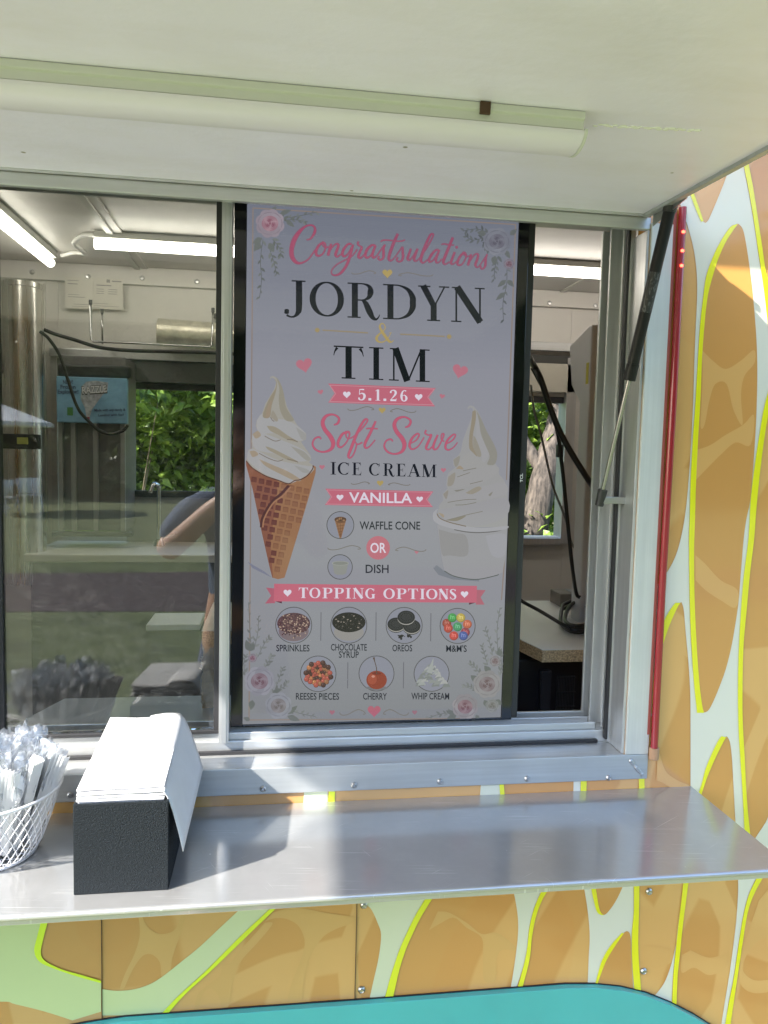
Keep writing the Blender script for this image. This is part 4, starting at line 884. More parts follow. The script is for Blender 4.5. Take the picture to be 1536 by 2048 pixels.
# small cone and small cup
k.poly([(669, 1039), (692, 1040), (682, 1076), (679, 1076)], (116, 84, 60)); k.disc(680.5, 1039, 12, (84, 60, 44), 6)
for i in range(9): k.disc(672 + 2.2 * i, 1038 + 2.5 * math.sin(i * 2), 2, (122, 92, 66) if i % 2 else (60, 44, 36), n=8)
for i in range(5): k.ribbon([(672 + i * 1.2, 1046 + i * 6, 1), (691 - i * 2.2, 1044 + i * 6, 1)], (84, 58, 42), smooth=False)
for a, b in (((673, 1042), (681, 1074)), ((680, 1042), (681, 1074)), ((687, 1042), (682, 1072))): k.ribbon([(*a, 1), (*b, 1)], (90, 62, 44), smooth=False)
k.poly([(665, 1126), (696, 1126), (692, 1146), (686, 1149), (674, 1149), (668, 1146)], (112, 114, 110)); k.disc(680.5, 1126, 17, (122, 124, 120), 4.5); k.disc(680.5, 1126, 15, (104, 106, 102), 3.4)

# soft serve on the waffle cone
L1 = lambda pts: [(480 + x * .127, 740 + y * .127) for x, y in pts]
def blob(P, c): k.poly([tuple(q) for q in spline(P + [P[0]], 4)][:-1], c)
TAN, TAN2, IVO, IVO2, WHT = (116, 106, 84), (124, 106, 82), (128, 126, 120), (120, 120, 118), (134, 135, 138)
C1 = lambda pts: [(480 + x * .1269, 920 + y * .1269) for x, y in pts]
cone = C1([(95, 10), (200, 60), (1000, 200), (1170, 90), (1195, 110), (1190, 200), (1090, 560), (930, 1100), (730, 1760), (700, 1850), (600, 1875), (510, 1850), (470, 1700), (330, 1080), (200, 460), (100, 90)])
k.poly(C1([(505, 1850), (200, 1700), (120, 1600), (380, 1750)]), (98, 100, 114))
k.poly(cone, (120, 88, 64))
k.poly(C1([(95, 10), (600, 250), (560, 700), (480, 1300), (520, 1850), (510, 1850), (470, 1700), (330, 1080), (200, 460), (100, 90)]), (106, 70, 56))
def inside(p, P):
    r = False
    for (x0, y0), (x1, y1) in zip(P, P[1:] + P[:1]):
        if (y0 > p[1]) != (y1 > p[1]) and p[0] < (x1 - x0) * (p[1] - y0) / (y1 - y0) + x0: r = not r
    return r
for i in range(-4, 16):
    for j in range(0, 17):
        u = 575 + i * 118 - j * 31; v = 385 + i * 26 + j * 114
        sc = 1 - .018 * j
        Q = C1([(u - 38, v - 46), (u + 46, v - 34), (u + 38, v + 46), (u - 46, v + 34)])
        if all(inside(q, cone) for q in Q):
            dk = u < 640 - (v - 700) * .12
            k.poly(Q, (76, 44, 42) if dk else (98, 66, 50)); 
            k.poly(C1([(u - 32, v - 30), (u + 36, v - 20), (u + 32, v + 40), (u - 40, v + 30)]), (84, 52, 46) if dk else (110, 78, 58))
k.ribbon([(x, y, 5.5) for x, y in C1([(770, 400), (640, 540), (520, 640), (420, 780), (350, 930), (335, 1060)])], (66, 42, 40)); k.ribbon([(x, y, 3) for x, y in C1([(800, 420), (680, 560), (550, 650), (460, 770), (380, 930), (360, 1060)])], (128, 94, 72))
ice = L1([(470, 160), (480, 110), (520, 95), (570, 120), (620, 180), (660, 280), (700, 430), (740, 580), (830, 750), (900, 870), (1040, 1000), (1040, 1090), (960, 1130), (1110, 1350), (1120, 1420), (1080, 1450), (1150, 1500), (1170, 1560), (1120, 1620), (950, 1720), (800, 1790), (700, 1770), (400, 1660), (200, 1540), (100, 1430), (110, 1400), (130, 1260), (200, 1230), (180, 1120), (200, 1010), (280, 960), (250, 880), (270, 780), (350, 680), (400, 530), (470, 420), (540, 300), (570, 200), (540, 140), (500, 120)])
k.poly(ice, IVO)
def shade(P, c, M_=L1):
    base = (127, 126, 124); blob(M_(P), tuple(v * .55 + b_ * .45 for v, b_ in zip(c, base)))
for P, c in (([(270, 790), (350, 690), (500, 760), (760, 800), (1000, 960), (1030, 1080), (900, 1110), (600, 1000), (350, 1000), (270, 920)], WHT), ([(190, 1050), (300, 980), (700, 1120), (1000, 1260), (1110, 1400), (900, 1440), (600, 1330), (250, 1250)], WHT), ([(120, 1300), (220, 1250), (600, 1420), (1000, 1500), (1150, 1540), (940, 1710), (780, 1770), (400, 1640), (140, 1440)], WHT),
             ([(560, 110), (620, 180), (680, 330), (720, 560), (760, 650), (850, 790), (730, 800), (640, 660), (610, 480), (620, 300), (590, 180)], (110, 104, 86)), ([(510, 125), (570, 170), (580, 260), (550, 400), (500, 560), (470, 740), (380, 755), (360, 700), (420, 540), (480, 420), (560, 290), (570, 200), (545, 150)], (110, 98, 74)), ([(440, 560), (500, 480), (480, 640), (465, 735), (400, 745)], (118, 98, 74)), ([(480, 730), (520, 640), (600, 780), (560, 810)], (116, 108, 92)),
             ([(420, 880), (560, 900), (750, 1030), (910, 1130), (750, 1100), (600, 1020), (480, 960)], TAN), ([(400, 1200), (520, 1240), (760, 1360), (920, 1450), (760, 1420), (600, 1340), (450, 1260)], TAN), ([(300, 1400), (480, 1480), (760, 1600), (960, 1730), (860, 1740), (640, 1640), (400, 1510)], TAN2),
             ([(200, 1010), (280, 960), (330, 1030), (250, 1080)], TAN2), ([(150, 1280), (230, 1270), (290, 1330), (200, 1370)], TAN2), ([(880, 900), (1030, 1010), (1030, 1090), (960, 1080)], IVO2), ([(800, 1200), (1000, 1280), (1110, 1400), (1040, 1420), (900, 1300)], (116, 114, 106)), ([(850, 1500), (1050, 1560), (1100, 1620), (980, 1610)], IVO2)): shade(P, c)
for P in ([(390, 1040), (480, 1090), (560, 1120), (640, 1100)], [(300, 1310), (450, 1390), (590, 1435), (680, 1410)], [(740, 1095), (820, 1095), (910, 1135)], [(740, 1400), (830, 1420), (915, 1452)], [(480, 745), (510, 790), (540, 812)]): k.ribbon([(x, y, 1.5) for x, y in L1(P)], (98, 90, 82))
k.ribbon([(x, y, 2.0) for x, y in L1([(100, 1430), (200, 1545), (400, 1665), (600, 1735), (760, 1790), (860, 1740), (950, 1725), (1060, 1660), (1140, 1560), (1150, 1500)])], (72, 48, 42))
# soft serve in the cup
R1 = lambda pts: [(850 + x * .127, 790 + y * .127) for x, y in pts]
ice2 = R1([(670, 235), (665, 200), (700, 165), (760, 180), (820, 250), (880, 370), (940, 520), (1010, 680), (1090, 810), (1130, 930), (1100, 1080), (1150, 1150), (1160, 1250), (1240, 1340), (1290, 1500), (1290, 2080), (700, 2080), (400, 1990), (190, 1870), (220, 1730), (280, 1660), (270, 1560), (350, 1470), (330, 1430), (340, 1310), (360, 1230), (470, 1140), (440, 1100), (440, 1010), (520, 950), (560, 880), (590, 720), (640, 580), (700, 430), (750, 290), (745, 215), (700, 195)])
k.poly(ice2, (125, 125, 125))
Rs = lambda P, c: shade(P, c, R1)
for P, c in (([(800, 300), (870, 520), (960, 760), (1000, 930), (900, 1080), (880, 940), (810, 760), (800, 500)], (128, 128, 132)), ([(740, 260), (790, 250), (790, 400), (750, 620), (750, 820), (820, 970), (740, 900), (690, 830), (690, 650), (720, 450)], (108, 96, 74)), ([(755, 640), (800, 700), (880, 930), (830, 970), (755, 830)], (112, 106, 92)), ([(800, 240), (880, 380), (960, 560), (1080, 780), (1130, 940), (1090, 1090), (970, 1090), (1010, 960), (930, 760), (870, 600), (840, 400)], (104, 102, 92)),
             ([(600, 960), (720, 900), (830, 990), (980, 1100), (1100, 1100), (800, 1160), (520, 1130)], (126, 126, 126)), ([(360, 1330), (700, 1200), (1080, 1120), (1150, 1200), (900, 1380), (500, 1460), (370, 1430)], (126, 126, 128)), ([(300, 1600), (600, 1520), (1000, 1420), (1240, 1380), (1270, 1560), (800, 1660), (330, 1660)], (126, 126, 130)), ([(230, 1800), (600, 1740), (1250, 1620), (1280, 1900), (900, 2050), (600, 2040), (300, 1960)], (122, 122, 128)),
             ([(440, 1020), (540, 960), (520, 1090), (470, 1130)], (108, 104, 94)), ([(480, 1160), (540, 1110), (600, 1170)], TAN2), ([(360, 1290), (470, 1220), (440, 1400), (350, 1430)], (112, 106, 94)), ([(630, 1540), (820, 1440), (880, 1480), (740, 1560)], (114, 106, 90)), ([(450, 1500), (620, 1480), (500, 1520)], (88, 84, 76)), ([(330, 1970), (460, 1930), (640, 1900), (500, 1980)], (92, 84, 66)), ([(200, 1850), (290, 1880), (280, 1930)], TAN2), ([(280, 1560), (360, 1500), (330, 1640)], (108, 102, 92)), ([(990, 1570), (1060, 1520), (1020, 1590)], (94, 90, 80))): Rs(P, c)
for P in ([(590, 1195), (700, 1170), (800, 1150)], [(500, 1290), (700, 1220)], [(350, 1690), (600, 1650), (800, 1640)], [(470, 1730), (620, 1725), (800, 1690)], [(330, 1970), (520, 1920), (650, 1885), (900, 1830)], [(700, 1400), (900, 1350)]): k.ribbon([(x, y, 1.5) for x, y in R1(P)], (104, 101, 95))
U1 = lambda pts: [(840 + x * .1302, 980 + y * .1302) for x, y in pts]
k.poly(U1([(370, 1240), (250, 1150), (200, 1200), (280, 1300), (500, 1370), (900, 1400), (900, 1365), (500, 1310)]), (98, 102, 108))
k.poly(U1([(255, 530), (350, 540), (600, 600), (900, 620), (1330, 580), (1310, 1000), (1260, 1260), (1150, 1310), (900, 1365), (700, 1355), (500, 1310), (370, 1240), (330, 1060)]), (122, 122, 125))
blob(U1([(280, 600), (500, 660), (700, 700), (720, 1000), (450, 1000), (330, 980)]), (115, 114, 115)); blob(U1([(1000, 700), (1300, 680), (1290, 1000), (1100, 1000)]), (126, 126, 131))
k.ribbon([(x, y, 1.8) for x, y in U1([(370, 1240), (500, 1312), (700, 1358), (900, 1366), (1150, 1312), (1200, 1290)])], (70, 76, 72)); k.ribbon([(x, y, 2) for x, y in U1([(520, 605), (700, 640), (900, 652), (1150, 632), (1300, 590)])], (84, 82, 84))
blob(U1([(190, 400), (200, 340), (270, 285), (250, 360), (330, 440), (500, 510), (740, 560), (1000, 580), (1330, 550), (1330, 590), (1200, 620), (900, 638), (600, 615), (330, 545), (250, 505), (200, 460)]), (130, 130, 134))
k.ribbon([(x, y, 2) for x, y in U1([(255, 360), (300, 430), (450, 495), (700, 555)])], (100, 90, 80))

scr_m, t, b = nodes('lit screen'); ca = N(t, 'VertexColor', layer_name='Col')
b.inputs['Base Color'].default_value = (.004, .004, .005, 1); b.inputs['Roughness'].default_value = .05; b.inputs['Specular IOR Level'].default_value = .3
t.links.new(ca.outputs[0], b.inputs['Emission Color']); b.inputs['Emission Strength'].default_value = 1.52 * 2 ** -EXPOSURE
tv = thing('television', 'black framed upright screen showing a pink and white soft serve menu in the serving window', 'television', (.215, .12, 1.1355))
g = G(); TVX0, TVX1, TVZ0, TVZ1 = -.0868, .519, 1.1358, 2.1835
g.box(TVX0, TVX1 - .011, .1006, .128, TVZ0, TVZ1); g.box(TVX0 + .06, TVX1 - .05, .128, .165, TVZ0 + .1, TVZ1 - .1)
adopt(g.build('back_shell', BLACK_PL, None, bevel=.003), tv)
PIANO = mat('gloss black bezel', (.006, .006, .008), .08, coat=.3)
g = G(); g.box(TVX0, SXL - .0006, .0965, .1004, TVZ0, TVZ1); g.box(SXR + .0006, TVX1 - .014, .0965, .1004, TVZ0, TVZ1); g.box(SXL - .0005, SXR + .0005, .0965, .1004, TVZ0, SZB - .0004); g.box(SXL - .0005, SXR + .0005, .0965, .1004, SZT + .0003, TVZ1)
adopt(g.build('bezel', PIANO, None, bevel=.0008), tv)
g = G(); g.box(TVX1 - .0139, TVX1, .0985, .126, TVZ0 + .004, TVZ1 - .001); adopt(g.build('chin', BLACK_PL, None, bevel=.002), tv)
scr = adopt(k.g.build('screen', scr_m), tv)
tr_, wd_ = text_tris('TCL', .02); g = G()
o_ = at(1045.5, 964.5, .096); u_ = (at(1045.5, 947, .096) - o_)
for tri in tr_: g.add([o_ + u_ * (uu / wd_) + Vector((-1, 0, 0)) * (vv * .0058) for uu, vv in tri], [tuple(range(len(tri)))])
adopt(g.build('logo', mat('logo white', (.8, .8, .8), .4)), tv)
# ------------------------------------------------------------------ planting, patio and the photographer
def leaf_mat(name, lo, hi, sc=1.6):
    mt, t, b = nodes(name); out = t.nodes['Material Output']
    n = N(t, 'TexNoise', i_Scale=sc, i_Detail=3.0); t.links.new(coord(t), n.inputs['Vector'])
    n2 = N(t, 'TexNoise', i_Scale=sc * 14, i_Detail=1.0); t.links.new(coord(t), n2.inputs['Vector'])
    a = N(t, 'Math', operation='ADD'); t.links.new(n.outputs[0], a.inputs[0]); t.links.new(n2.outputs[0], a.inputs[1])
    r = ramp(t, a.outputs[0], .75, 1.25, lo, hi); t.links.new(r.outputs[0], b.inputs['Base Color'])
    b.inputs['Roughness'].default_value = .45
    tl = N(t, 'BsdfTranslucent'); t.links.new(r.outputs[0], tl.inputs[0])
    mx = N(t, 'MixShader'); mx.inputs[0].default_value = .35
    t.links.new(b.outputs[0], mx.inputs[1]); t.links.new(tl.outputs[0], mx.inputs[2]); t.links.new(mx.outputs[0], out.inputs[0])
    return mt
LEAF_A = leaf_mat('bush leaves', (.05, .10, .014), (.22, .33, .05))
LEAF_B = leaf_mat('dark leaves', (.028, .056, .014), (.085, .14, .034), .5)
LEAF_D = leaf_mat('mid green leaves', (.03, .06, .012), (.10, .16, .03), .7)
LEAF_C = leaf_mat('fern leaves', (.06, .10, .02), (.16, .24, .05))
BARK = mat('grey bark', (.060, .048, .038), .9, var=.9, vs=(34, 34, 5), bump=1.0, bs=40)
TWIG = mat('dry twig', (.18, .14, .10), .9, var=.3)
def leaf_cloud(seed, n, clumps, size, asp=.55):
    """clumps: (x, y, z, rx, ry, rz); leaves are bent diamonds, denser towards the clump's skin"""
    rn = random.Random(seed); g = G(); tot = sum(c[3] * c[4] + c[4] * c[5] for c in clumps)
    for c in clumps:
        for i in range(int(n * (c[3] * c[4] + c[4] * c[5]) / tot)):
            v = Vector((rn.gauss(0, 1), rn.gauss(0, 1), rn.gauss(0, 1))).normalized() * (rn.random() ** .45)
            p = Vector((c[0] + v.x * c[3], c[1] + v.y * c[4], c[2] + v.z * c[5]))
            if p.z < .03: continue
            d = Vector((rn.gauss(0, 1), rn.gauss(0, 1), rn.gauss(-.25, .6))).normalized()
            nn = (Vector((0, 0, 1)) * .8 + v * .5 + Vector((rn.gauss(0, .5), rn.gauss(0, .5), rn.gauss(0, .3)))).normalized()
            s_ = d.cross(nn).normalized(); L_ = size * rn.uniform(.6, 1.3); W_ = L_ * asp * .5
            b_ = p; m1 = p + d * L_ * .42 + nn * L_ * .06; e_ = p + d * L_ - nn * L_ * .10
            g.add([b_, m1 + s_ * W_ + nn * L_ * .05, e_, m1 - s_ * W_ + nn * L_ * .05, m1], [(0, 4, 1), (1, 4, 2), (2, 4, 3), (3, 4, 0)])
    return g
def clump_set(seed, n, R, h0, h1):
    rn = random.Random(seed); o = []
    for i in range(n):
        a = rn.uniform(0, 2 * PI); q = R * math.sqrt(rn.random()); r = rn.uniform(.3, .55) * R * .8
        o.append((q * math.cos(a), q * math.sin(a), rn.uniform(h0, h1), r, r, r * rn.uniform(.6, .9)))
    return o
def stems(seed, n, R, h, mt_r=.02):
    rn = random.Random(seed); g = G()
    for i in range(n):
        a = rn.uniform(0, 2 * PI); e = Vector((R * .7 * math.cos(a), R * .7 * math.sin(a), h * rn.uniform(.7, 1)))
        g.tube(spline([(0, 0, -.05), (e.x * .25, e.y * .25, e.z * .45), tuple(e)], 4), [mt_r * (1 - .8 * k / 8) for k in range(9)], 6)
    return g
bush_src = {}
def plant(kind_, name, label, cat, loc, rot, sc, group, leafm, cl, n, size, stem=(5, 1.0, 1.8, .022), asp=.55):
    if kind_ not in bush_src:
        bush_src[kind_] = (leaf_cloud(hash(kind_) % 97 if False else sum(map(ord, kind_)), n, cl, size, asp), stems(7, *stem))
        t = thing(name, label, cat, loc, group)
        bush_src[kind_] = (bush_src[kind_][0].build('foliage', leafm, t), bush_src[kind_][1].build('stem', TWIG if stem[3] < .1 else BARK, t, smooth=180))
    else:
        t = thing(name, label, cat, loc, group)
        for o in bush_src[kind_]:
            c = o.copy(); COL.objects.link(c); c.parent = t
    t.rotation_euler = (0, 0, rot); t.scale = (sc,) * 3
    return t
GB = 'shrubs growing behind the trailer'
cA = clump_set(3, 16, 1.0, .1, 2.2); cB = clump_set(9, 15, 1.1, .1, 1.8)
for i, (kd, x, y, rz, sc, lab) in enumerate((
    ('a', -2.6, 5.6, 0, 1.15, 'leafy green shrub seen through the left pane, leftmost behind the trailer'),
    ('b', -1.15, 5.0, 1.0, 1.1, 'leafy green shrub seen beside the blue sign through the rear window'),
    ('a', -.1, 5.3, 2.2, 1.2, 'broad green shrub just left of the mullion behind the rear window'),
    ('b', 1.0, 5.6, 3.0, 1.2, 'green shrub hidden behind the television beyond the rear window'),
    ('a', 2.45, 6.0, 4.1, 1.15, 'green shrub left of the leaning tree trunk behind the trailer'),
    ('b', 3.9, 5.9, 5.0, 1.15, 'green shrub right of the leaning tree trunk behind the trailer'))):
    plant(kd, 'shrub', lab, 'shrub', (x, y, 0), rz, sc, GB, LEAF_A, cA if kd == 'a' else cB, 9000, .095, (4, 1.0, 1.8, .011))
# low ferns at the foot of the leaning tree
fern = None
def fern_mesh(seed):
    rn = random.Random(seed); g = G()
    for i in range(46):
        a = rn.uniform(0, 2 * PI); L_ = rn.uniform(.25, .6); dx, dy = math.cos(a), math.sin(a)
        P = [Vector((dx * L_ * t * .8, dy * L_ * t * .8, L_ * (1.3 * t - 1.0 * t * t))) for t in (0, .2, .4, .6, .8, 1)]
        s_ = Vector((-dy, dx, 0)); A = [p + s_ * .012 * (1 - i_ / 5.5) for i_, p in enumerate(P)]; B = [p - s_ * .012 * (1 - i_ / 5.5) for i_, p in enumerate(P)]
        g.add(A + B, [(j, j + 1, 7 + j, 6 + j) for j in range(5)])
    return g
for i, (x, y, lab) in enumerate(((2.35, 4.6, 'tuft of long grass at the left foot of the leaning trunk'), (2.75, 4.35, 'tuft of long grass in front of the leaning trunk'), (3.1, 4.7, 'tuft of long grass right of the leaning trunk'))):
    if fern is None: fern = fern_mesh(4).build('grass_tuft', LEAF_C); o = fern
    else: o = fern.copy(); COL.objects.link(o)
    o.location = (x, y, .62); o.rotation_euler = (0, 0, i * 1.7); o.scale = (1.3,) * 3
    tag(o, lab, 'grass tuft', 'grass tufts behind the trailer')
# bank of soil the tufts and shrubs stand on, behind the trailer
g = G(); rn = random.Random(3); nx, ny = 26, 12; vs = []
for j in range(ny):
    for i in range(nx):
        x = -7 + 14 * i / (nx - 1); y = 3.6 + 7 * j / (ny - 1); h = .78 * min(1, max(0, (y - 3.6) / 1.1)) * min(1, (7 - abs(x)) / 1.5) + rn.uniform(-.03, .05) * (0 < j < ny - 1 and 0 < i < nx - 1)
        vs.append((x, y, h - .02 if (j == 0 or i in (0, nx - 1)) else h))
g.add(vs, [(j * nx + i, j * nx + i + 1, (j + 1) * nx + i + 1, (j + 1) * nx + i) for j in range(ny - 1) for i in range(nx - 1)])
kind(g.build('earth_bank', mat('leaf litter', (.10, .085, .045), .95, var=.6, vs=(7, 7, 7), bump=.8, bs=14), smooth=180), 'structure')
for o in bpy.data.objects:
    if o.name.startswith('shrub') and o.location.y > 4.4: o.location.z = .6
# leaning tree
t = thing('leaning_tree', 'leaning grey barked tree trunk seen right of the television', 'tree', (2.5, 5.0, .55), None)
p0 = at(1062, 1072, 4.75); p1 = at(1090, 950, 4.8); p2 = at(1115, 850, 4.9); p3 = at(1150, 700, 5.0)
tr = [p0 + (p0 - p1) * .35 + Vector((-.08, 0, 0)), p0, p1, p2, p3, p3 + Vector((.5, .3, 1.4))]
g = G(); g.tube([tuple(q) for q in spline([tuple(p) for p in tr], 8)], [.145 - .0018 * k for k in range(41)], 14)
g.tube(spline([tuple(p1), tuple(p1 + Vector((-.25, .2, .5))), tuple(p1 + Vector((-.4, .5, 1.3)))], 5), [.07 - .004 * k for k in range(11)], 8)
o = g.build('trunk', BARK, None, smooth=180)
mdf = o.modifiers.new('rough', 'DISPLACE'); tx_ = bpy.data.textures.new('bark ridges', 'CLOUDS'); tx_.noise_scale = .07; mdf.texture = tx_; mdf.strength = .022
sbm = o.modifiers.new('s', 'SUBSURF'); sbm.levels = sbm.render_levels = 1
o.modifiers.move(1, 0); adopt(o, t)
g = leaf_cloud(21, 2600, [(.9, .4, 3.0, 1.0, 1.0, .6), (.2, .8, 3.4, .9, .9, .6), (1.6, .6, 3.5, .9, .9, .6)], .13); g.build('crown', LEAF_A, t)
# darker wood further back: reads as one mass
rn = random.Random(14); cl = [(rn.uniform(-9, 12), rn.uniform(8.0, 12), rn.uniform(.5, 5), rn.uniform(.8, 1.5), .9, rn.uniform(.8, 1.4)) for i in range(90)]
tag(leaf_cloud(30, 15000, cl, .27, .6).build('woodland', LEAF_D), 'dark mass of woodland behind the shrubs', 'woodland', kind='stuff')

rn = random.Random(44); cl = [(rn.uniform(-24, 32), rn.uniform(-38, -32), rn.uniform(.5, 12), rn.uniform(1.8, 3), 1.6, rn.uniform(1.6, 2.6)) for i in range(150)]
tag(leaf_cloud(31, 24000, cl, .62, .7).build('woodland', LEAF_B), 'dark mass of tall woodland beyond the lawn, behind the row of trees', 'woodland', kind='stuff')
def screening_hill(name, x0, x1, y0, y1, top, mt):
    rn = random.Random(len(name) + int(x0)); n = 30; vs = []
    for j in range(9):
        v = j / 8
        for i in range(n):
            vs.append((x0 + (x1 - x0) * i / (n - 1), y0 + (y1 - y0) * v + rn.uniform(-.5, .5), -.05 if j == 0 else top * v * (1 + .12 * math.sin(i * .9)) + rn.uniform(-.4, .4)))
    g = G(); g.add(vs, [(j * n + i, j * n + i + 1, (j + 1) * n + i + 1, (j + 1) * n + i) for j in range(8) for i in range(n - 1)])
    return kind(g.build(name, mt, None, smooth=180), 'structure')
SCREEN_SLOPE = mat('sky screening slope', (.030, .042, .016), .95, var=.7, vs=(.7, .7, .7), detail=8)
screening_hill('hillside', -70, 80, -37, -60, 20, SCREEN_SLOPE); screening_hill('hillside', -50, 60, 15, 40, 14, SCREEN_SLOPE)  # added slopes closing off the sky behind gaps in the leaves
rn = random.Random(45); cl = [(rn.uniform(34, 44), rn.uniform(-34, 4), rn.uniform(.6, 9), 1.6, rn.uniform(1.6, 2.6), rn.uniform(1.4, 2.2)) for i in range(80)]  # unseen tree belt added to keep blue sky off the right wall
tag(leaf_cloud(32, 13000, cl, .55, .7).build('woodland', LEAF_D), 'added belt of tall woodland screening the sky on the right, out of view', 'woodland', kind='stuff')
# across the lawn, in front of the trailer (seen in the glass)
GT = 'trees along the far side of the lawn'
cT = [(0, 0, 3.2, 2.2, 2.2, 1.8), (1.2, .4, 5.0, 1.8, 1.8, 1.6), (-1.3, .3, 4.8, 1.7, 1.7, 1.6), (.2, -.5, 6.6, 1.7, 1.7, 1.5), (-.2, .2, 8.2, 1.2, 1.2, 1.2), (1.6, 0, 2.4, 1.5, 1.5, 1.2), (-1.7, 0, 2.2, 1.4, 1.4, 1.2)]
cS = clump_set(17, 9, 1.3, .4, 1.7)
names = ('leftmost', 'second from left', 'third from left', 'fourth from left', 'fifth from left', 'sixth from left', 'seventh from left', 'eighth from left', 'rightmost')
for i in range(9):
    x = -17 + i * 4.6
    plant('tree', 'broadleaf_tree', f'tall dark broadleaf tree across the lawn, {names[i]} of its row', 'tree', (x + (i % 3) * .6, -27.5 - (i % 2) * 1.6, 0), i * 1.3, 1.0 + .12 * (i % 3), GT, LEAF_B, cT, 5200, .34, (4, 1.4, 5.0, .16), .6)
for i in range(8):
    x = -14.5 + i * 4.4
    plant('low', 'garden_shrub', f'rounded garden shrub at the edge of the lawn, {("leftmost", "second from left", "third from left", "fourth from left", "fifth from left", "sixth from left", "seventh from left", "rightmost")[i]} of the border', 'shrub', (x, -24.2 - (i % 2) * .5, 0), i * 1.1, 1.0 + .2 * (i % 2), 'shrubs along the lawn border', LEAF_B, cS, 2600, .2)
WHITE_PL = mat('white garden plastic', (.78, .78, .76), .4)
FAB = mat('white parasol cloth', (.8, .8, .8), .8)
def mir(px, py, Y): p = at(px, py, Y); return Vector((p.x, .16 - p.y, p.z))
um = mir(-4, 860, 19.5)
t = thing('parasol', 'white parasol standing on the lawn, mirrored in the left pane', 'parasol', (um.x, um.y, 0))
g = G(); zt, zr = 2.78, 2.28
ring = [Vector((1.42 * math.cos(2 * PI * k / 8 + .2), 1.42 * math.sin(2 * PI * k / 8 + .2), zr)) for k in range(8)]
vs = [Vector((0, 0, zt))] + ring + [p * 1 - Vector((0, 0, .1)) for p in ring]
g.add(vs, [(0, 1 + k, 1 + (k + 1) % 8) for k in range(8)] + [(1 + k, 9 + k, 9 + (k + 1) % 8, 1 + (k + 1) % 8) for k in range(8)])
o = g.build('canopy', FAB, t); so_ = o.modifiers.new('thick', 'SOLIDIFY'); so_.thickness = .012
g = G(); g.tube([(0, 0, .05), (0, 0, zt + .06)], .025, 10); g.build('pole', ALU_Z, t)
g = G(); g.lathe([(0, .1), (.05, .1), (.22, .07), (.28, 0), (0, 0)], (0, 0, 0), 20); g.build('base', WHITE_PL, t, smooth=40)
tb = mir(16, 972, 18.5)
t = thing('garden_table', 'round white garden table standing on the lawn beside the chairs', 'table', (tb.x - .25, tb.y, 0))
g = G(); g.lathe([(0, .74), (.45, .74), (.46, .73), (.45, .715), (0, .715)], (0, 0, 0), 28); g.build('tabletop', WHITE_PL, t, smooth=40)
g = G(); g.tube([(0, 0, .02), (0, 0, .715)], .03, 10); g.build('post', WHITE_PL, t, smooth=40)
g = G(); g.lathe([(.03, .06), (.2, .03), (.24, 0), (0, 0)], (0, 0, 0), 20); g.build('base', WHITE_PL, t, smooth=40)
ch0 = None
for i, (px, Y, rz, lab) in enumerate(((58, 18.6, 2.4, 'white garden chair with curved back, right of the round table'), (8, 17.6, .4, 'white garden chair in front of the round table'))):
    c = mir(px, 985, Y)
    t = thing('garden_chair', lab, 'chair', (c.x, c.y, 0), 'white garden chairs on the lawn'); t.rotation_euler = (0, 0, rz)
    if ch0 is None:
        ch0 = t
        g = G(); g.box(-.24, .24, -.22, .22, .42, .45); g.build('seat', WHITE_PL, t, bevel=.01)
        g = G(); P = [(.27 * math.sin(a), .25 * math.cos(a) - .02, 0) for a in [rad(-80 + 16 * k_) for k_ in range(11)]]
        g.add([(x, y, .47) for x, y, z in P] + [(x * 1.18, y * 1.18, .86) for x, y, z in P], [(i_, i_ + 1, 12 + i_, 11 + i_) for i_ in range(10)]); o = g.build('backrest', WHITE_PL, t, smooth=180); o.modifiers.new('thick', 'SOLIDIFY').thickness = .02
        for sx in (-1, 1):
            for sy in (-1, 1):
                g = G(); g.tube([(sx * .21, sy * .19, .42), (sx * .25, sy * .23, 0)], .017, 8); g.build('leg', WHITE_PL, t, smooth=180)
    else:
        for o in list(ch0.children):
            q = o.copy(); COL.objects.link(q); q.parent = t

# the photographer, standing on the lawn behind the lens
def skin(vs, es, lv=2):
    me = bpy.data.meshes.new('s'); me.from_pydata([v[:3] for v in vs], es, []); ob = bpy.data.objects.new('s', me); COL.objects.link(ob)
    ob.modifiers.new('k', 'SKIN'); sk = me.skin_vertices[0].data if me.skin_vertices else None
    if sk is None:
        bm = bmesh.new(); bm.from_mesh(me); bm.verts.layers.skin.verify(); bm.to_mesh(me); bm.free(); sk = me.skin_vertices[0].data
    for i, v in enumerate(vs):
        r = v[3]; sk[i].radius = r if isinstance(r, tuple) else (r, r); sk[i].use_root = (i == 0)
    s_ = ob.modifiers.new('u', 'SUBSURF'); s_.levels = s_.render_levels = lv
    bpy.context.view_layer.update()
    ev = bpy.data.meshes.new_from_object(ob.evaluated_get(bpy.context.evaluated_depsgraph_get()))
    out = ([v.co.copy() for v in ev.vertices], [tuple(p.vertices) for p in ev.polygons])
    bpy.data.objects.remove(ob); bpy.data.meshes.remove(me); bpy.data.meshes.remove(ev)
    return out
SKIN_M = mat('skin', (.52, .30, .21), .5, var=.06)
SHIRT = mat('blue grey t-shirt', (.11, .14, .21), .85, var=.35, vs=(120, 120, 40), bump=.3, bs=18)
SHORT = mat('denim shorts', (.13, .15, .20), .9, var=.25, vs=(90, 90, 90))
px_, py_ = -.14, -1.80
t = thing('person', 'person in a blue grey t-shirt and denim shorts holding up a phone', 'person', (px_, py_, 0))
def chain(pts): return [(i, i + 1) for i in range(len(pts) - 1)]
body = G()
